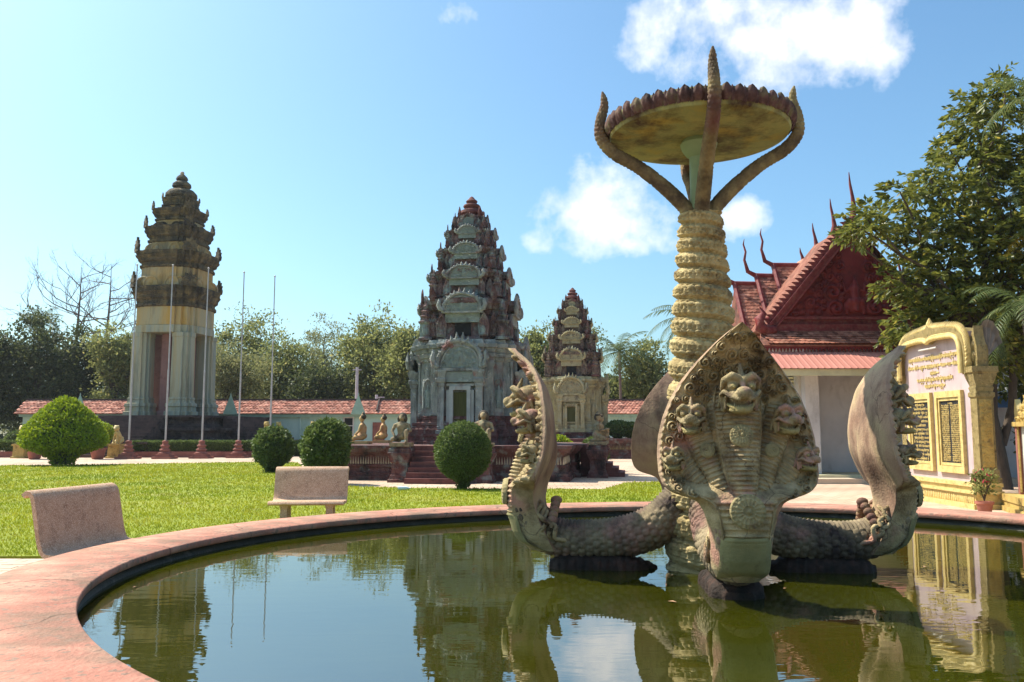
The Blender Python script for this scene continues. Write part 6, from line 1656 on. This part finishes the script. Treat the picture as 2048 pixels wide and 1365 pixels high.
        f = fr.build('plaque_frame', M['gold_plain'], r); pn = MB().box((cx, .012, (z0 + z1) / 2), (w - .30, .02, z1 - z0 - .40)).build('plaque', M['black_panel'], f)
        tag(pn, lab); a, b = cx - w / 2 + .20, cx + w / 2 - .20; zt = z1 - .27; zb = z0 + .26
        for k in range(rows):
            z = zt - (zt - zb) * k / (rows - 1); h = .030 if rows > 20 else .050
            m = MB()
            if rows > 20:
                if k == 0: glyph_line(m, cx - .08, cx + .10, z, h, -.002, k, .008)
                else: glyph_line(m, a, cx - .05, z, h, -.002, k + 50, .008); glyph_line(m, cx + .02, b, z, h, -.002, k + 150, .008)
            else: glyph_line(m, a + (.12 if k in (0, 5) else .0), b - (.12 if k in (0, 5) else .02 * (k % 3)), z, h, -.002, k + 90, .012)
            if m.v: m.build('inscription_line', M['gold_plain'], f)['kind'] = 'stuff'


gold_monument()


def white_board():
    a = Vector((10.15, 17.0, 0)); b = Vector((9.28, 14.1, 0)); L_ = (b - a).length; ang = math.atan2(b.y - a.y, b.x - a.x)
    r = thing('framed_board', 'blank white board in a carved gilt frame at the right edge', 'board', tuple(a), ang)
    MB().box((L_ / 2, .08, 1.02), (L_ - .3, .08, 1.30)).build('panel', M['panel_white'], r)
    m = MB()
    for s, x in ((-1, .10), (1, L_ - .10)):
        m = MB(); m.box((x, .06, 1.03), (.12, .20, 1.40)); m.build('frame_post', M['brick_red'], r)
        m = MB()
        for k in range(46): m.ell((x + (.09 if s < 0 else -.09), -.02, .38 + 1.28 * k / 45), (.024, .024, .018), 6, 5)
        m.build('bead_row', M['gold_old'], r)
    MB().box((L_ / 2, .04, 1.71), (L_ + .05, .24, .09)).build('frame_top', M['gold_old'], r)
    m = MB()
    for z0, z1, e in ((0, .10, .34), (.102, .20, .26), (.202, .33, .30)): m.box((L_ / 2, .05 - e / 3, (z0 + z1) / 2), (L_ + e, .35 + e * .7, z1 - z0))
    m.build('base', M['gold_old'], r)
    # carved pediment
    nx, nz = 90, 70; h = 1.15; u = np.linspace(-1, 1, nx); Zg = np.linspace(0, h, nz)[:, None] + 0 * u; Xg = (L_ / 2 * (1 - np.linspace(0, .97, nz) ** .75))[:, None] * u
    cs = scroll_centres(lambda x, z, q: abs(x) + q < L_ / 2 * (1 - (z / h) ** .75) * 1.0 and z > q, 60, .05, .12, (-L_ / 2, L_ / 2, .03, h), seed=31); H = scroll_relief(Xg, Zg, cs, .06)
    fr = np.stack([Xg + L_ / 2, -.02 - H, Zg + 1.76], -1).reshape(-1, 3); bk = np.stack([Xg + L_ / 2, .10 + 0 * H, Zg + 1.76], -1).reshape(-1, 3); n1 = len(fr); f = grid_faces(nx, nz)
    obj('pediment', np_mesh('pediment', np.concatenate([fr, bk]), np.concatenate([f, f[:, ::-1] + n1]), True), M['gold_old'], r)
    q = MB(); q.extrude([(-.10, 0), (-.15, .2), (-.05, .45), (.10, .25), (.10, 0)], -.05, .05); q.build('corner_leaf', M['gold_plain'], r, (.06, .05, 1.76))


white_board()


# ---------------------------------------------------------------- plants and trees on the right
def right_side():
    # flowering potted plant
    p = at(1968, 990, 16.2)
    r = thing('potted_flower', 'potted plant with pink flowers beside the gilded monument', 'potted plant', (p.x, 16.2, 0))
    r.scale = (.8, .8, .85)
    MB().lathe([(.12, 0), (.14, .03), (.18, .22), (.21, .24), (.21, .29), (.17, .29), (.15, .24)], 18).build('pot', M['pot'], r, smooth=40)
    P, D = clumped([((0, 0, .68), (.24, .24, .26)), ((.05, 0, .85), (.16, .16, .14))], 34, 16, .06); o = obj('leaves', leaf_mesh('leaves', P, D, rng.uniform(.06, .13, len(P)), .045), M['leaf_mid'], r); o['kind'] = 'stuff'
    m = MB()
    for k in range(9): a = 2.4 * k; m.tube([(0, 0, .3), (.08 * math.cos(a), .08 * math.sin(a), .55), (.2 * math.cos(a), .2 * math.sin(a), .8)], [.012, .010, .006], 5)
    m.build('stems', M['bark'], r)
    for k in range(13):
        a = 2.4 * k; q = .10 + .15 * ((k * 37) % 10) / 10; f = MB()
        for j in range(5):
            t = 2 * PI * j / 5; f.ell((.028 * math.cos(t), .028 * math.sin(t), 0), (.024, .024, .012), 6, 4)
        f.build('flower', M['flower'], r, (q * math.cos(a), q * math.sin(a), .72 + .28 * ((k * 53) % 10) / 10), (.5, .3 * k, 0))
    # large glossy-leaved tree leaning in from the right: sprays of leaflets on forked limbs
    Y = 23.0
    disks = ((1985, 255, 92), (1935, 330, 75), (2040, 380, 110), (1885, 425, 80), (1800, 385, 26), (1768, 448, 36), (1868, 480, 70), (1935, 535, 115), (2045, 560, 115), (1735, 440, 30), (1876, 615, 80), (1960, 660, 105), (1822, 655, 40), (2070, 290, 90), (1715, 455, 22),
             (1900, 300, 26), (1860, 360, 34), (1955, 215, 40), (2010, 190, 45), (1800, 560, 36), (1800, 690, 22), (1870, 690, 50), (2110, 450, 130), (2110, 640, 120), (1872, 560, 60), (1700, 470, 16))
    b = at(1995, 860, Y); r = thing('glossy_tree', 'large glossy-leaved tree leaning over the pavilion from the right', 'tree', (b.x, Y, 0))
    P = []; D = []; LW = []; ends = []
    for px, py, rp in disks:
        c = at(px, py, Y + rng.uniform(-1.2, 1.2)); R_ = rp / F * Y; c = Vector((c.x - b.x, c.y - Y, c.z)); ends.append((c, R_)); n = int(12 + R_ * R_ * 96)
        q, d = ellipsoid_pts(n, c, (R_, R_ * 1.2, R_ * .95), .35)
        for qi, di in zip(q, d):
            ax = np.array([di[0], di[1], di[2] * .6 + .1]) + rng.normal(0, .45, 3); ax /= np.linalg.norm(ax); sd = np.cross(ax, [0, 0, 1]); sd /= np.linalg.norm(sd) + 1e-6; ln = rng.uniform(.25, .45)
            for j in range(9):
                f = (j + 1) / 9; P.append(qi + ax * ln * f + [0, 0, -.10 * f * f]); s = 1 if j % 2 else -1; D.append(ax * .6 + sd * s * (.8 if j < 8 else 0) + np.array([0, 0, -.30 + rng.normal(0, .25)])); LW.append(rng.uniform(.75, 1.15))
    P = np.array(P); D = np.array(D); LW = np.array(LW)
    o = obj('crown', leaf_mesh('crown', P, D, .24 * LW, .10 * LW, .18), M['leaf_gloss'], r); o['kind'] = 'stuff'
    m = MB(); m.tube([(.1, 0, -.05), (.0, 0, 1.0), (-.15, 0, 2.0), (-.05, 0, 3.2), (.1, 0, 4.2)], [.22, .18, .16, .14, .11], 10)
    m.tube([(.1, 0, 1.2), (.5, .1, 2.2), (.55, 0, 3.4), (.9, 0, 5.2)], [.12, .11, .10, .06], 8)
    limbs(m, (0, 0, 3.4), [tuple(e[0]) for e in ends], .065, 4, .25); m.build('trunk', M['bark'], r, smooth=60)
    # darker trees and palms filling behind
    for i, (px, yt, YY, rp, lb) in enumerate(((2050, 600, 30, 130, 'dark tree crowding the right edge behind the monument'), (1900, 640, 33, 120, 'low dark tree in shade behind the gilded monument'), (2160, 560, 24, 150, 'dense tree just beyond the right edge'))):
        q = at(px, 860, YY); tree(lb, q.x, YY, at(px, yt, YY).z, rp / F * YY, 'leaf_dark', seed=40 + i, clumps=230, per=46, L=.26, spread=.36, zlo=.05, nell=9, group='dark trees behind the monument', W=.13)
    q = at(2052, 700, 20); palm('green palm with feathery fronds over the white board', q.x, 20.0, at(2052, 610, 20).z, 1.9, 15, seed=12, els=(1.1, -.5), trunk=.07, group='palms among the right-hand tree')
    q = at(2085, 130, 18.5); palm('tall palm whose fronds enter at the top right corner', q.x, 18.5, at(2085, 190, 18.5).z, 1.7, 14, seed=15, els=(1.2, -.4), trunk=.10, group='palms among the right-hand tree')
    q = at(2060, 500, 20.5); palm('yellowed palm fronds showing through the right-hand tree', at(2062, 480, 21.6).x, 21.6, at(2062, 478, 21.6).z, 1.35, 9, mat='leaf_yellow', seed=17, els=(.6, -.3), trunk=.035, group='palms among the right-hand tree')
    q = at(2010, 370, 21.0); palm('small bright palm with upright fronds inside the glossy crown', at(2020, 400, 22.4).x, 22.4, at(2020, 405, 22.4).z, 1.1, 9, seed=19, els=(1.2, .2), trunk=.03, group='palms among the right-hand tree')
    # open stall with a sheet roof behind
    q = at(2015, 860, 27); r = thing('stall', 'open stall with a grey sheet roof and blue tarp behind the trees', 'stall', (q.x, 27, 0))
    m = MB(); m.box((0, 0, 2.9), (3.2, 2.4, .06), rx=.2); m.build('roof', M['tin'], r); MB().box((0, -1.15, 2.45), (2.6, .04, .35)).build('tarp', M['tarp'], r); MB().box((0, .9, 1.0), (3.0, .08, 1.9)).build('back_wall', M['wall_grey'], r)
    for s in (-1, 1): MB().box((s * 1.45, -1.05, 1.3), (.08, .08, 2.6)).build('post', M['steel'], r)
    # small things lying about
    lm = MB(); lm.add([(-.035, 0, .004), (0, -.016, .012), (.04, 0, .006), (0, .016, .010)], [(0, 1, 2), (0, 2, 3)]); lme = lm.mesh('floating_leaf')
    for k, (px, py) in enumerate(((1155, 1132), (1172, 1134), (1258, 1135), (1520, 1168), (1570, 1178), (1598, 1140), (1850, 1135), (1880, 1120), (270, 1175), (1345, 1205))):
        q = gnd(px, py, WATER_Z + .003)
        tag(obj('floating_leaf', lme, M['dry_leaf'], None, q, (0, 0, k * 1.7), .7 + .3 * (k % 3 == 0)), 'small dry leaf floating on the pool water', 'leaf', 'dry leaves floating on the pool')
    q = gnd(808, 981, .05); m = MB(); m.tube([(-.16, 0, .05), (.04, .02, .05), (.10, .03, .05), (.14, .03, .05)], [.05, .05, .03, .018], 10)
    lt = thing('plastic_bottle', 'crumpled pale blue plastic bottle on the lawn edge', 'bottle', q); m.build('bottle', M['litter'], lt, smooth=50); MB().lathe([(.018, 0), (.018, .03)], 10).build('cap', M['white_wall'], lt, (.14, .03, .05), (0, PI / 2, .15))
    for px, lb in ((100, 'left small white garden spotlight under the lime bush'), (116, 'right small white garden spotlight under the lime bush')):
        q = gnd(px, 922, .04); r = thing('garden_spotlight', lb, 'spotlight', q, 0, 'garden spotlights under the lime bush'); MB().lathe([(.03, 0), (.03, .3)], 8).build('stake', M['steel'], r); mm = MB(); mm.lathe([(.06, 0), (.11, .05), (.13, .22), (.11, .22)], 12); mm.build('lamp_head', M['white_wall'], r, (0, 0, .32), (.7, 0, 0))


right_side()


# ---------------------------------------------------------------- thin haze over the whole court
def haze():
    m = bpy.data.materials.new('haze_air'); m.use_nodes = True; N = m.node_tree.nodes; L = m.node_tree.links; N.clear()
    o = N.new('ShaderNodeOutputMaterial'); v = N.new('ShaderNodeVolumePrincipled'); v.inputs['Color'].default_value = (.90, .95, 1.0, 1); v.inputs['Density'].default_value = .00022; v.inputs['Anisotropy'].default_value = .3
    L.new(v.outputs[0], o.inputs['Volume'])
    b = MB(); b.box((0, 45, 10.5), (330, 200, 24)); h = b.build('haze', m); h['kind'] = 'stuff'; tag(h, 'thin pale haze in the air of the court', 'haze')


haze()
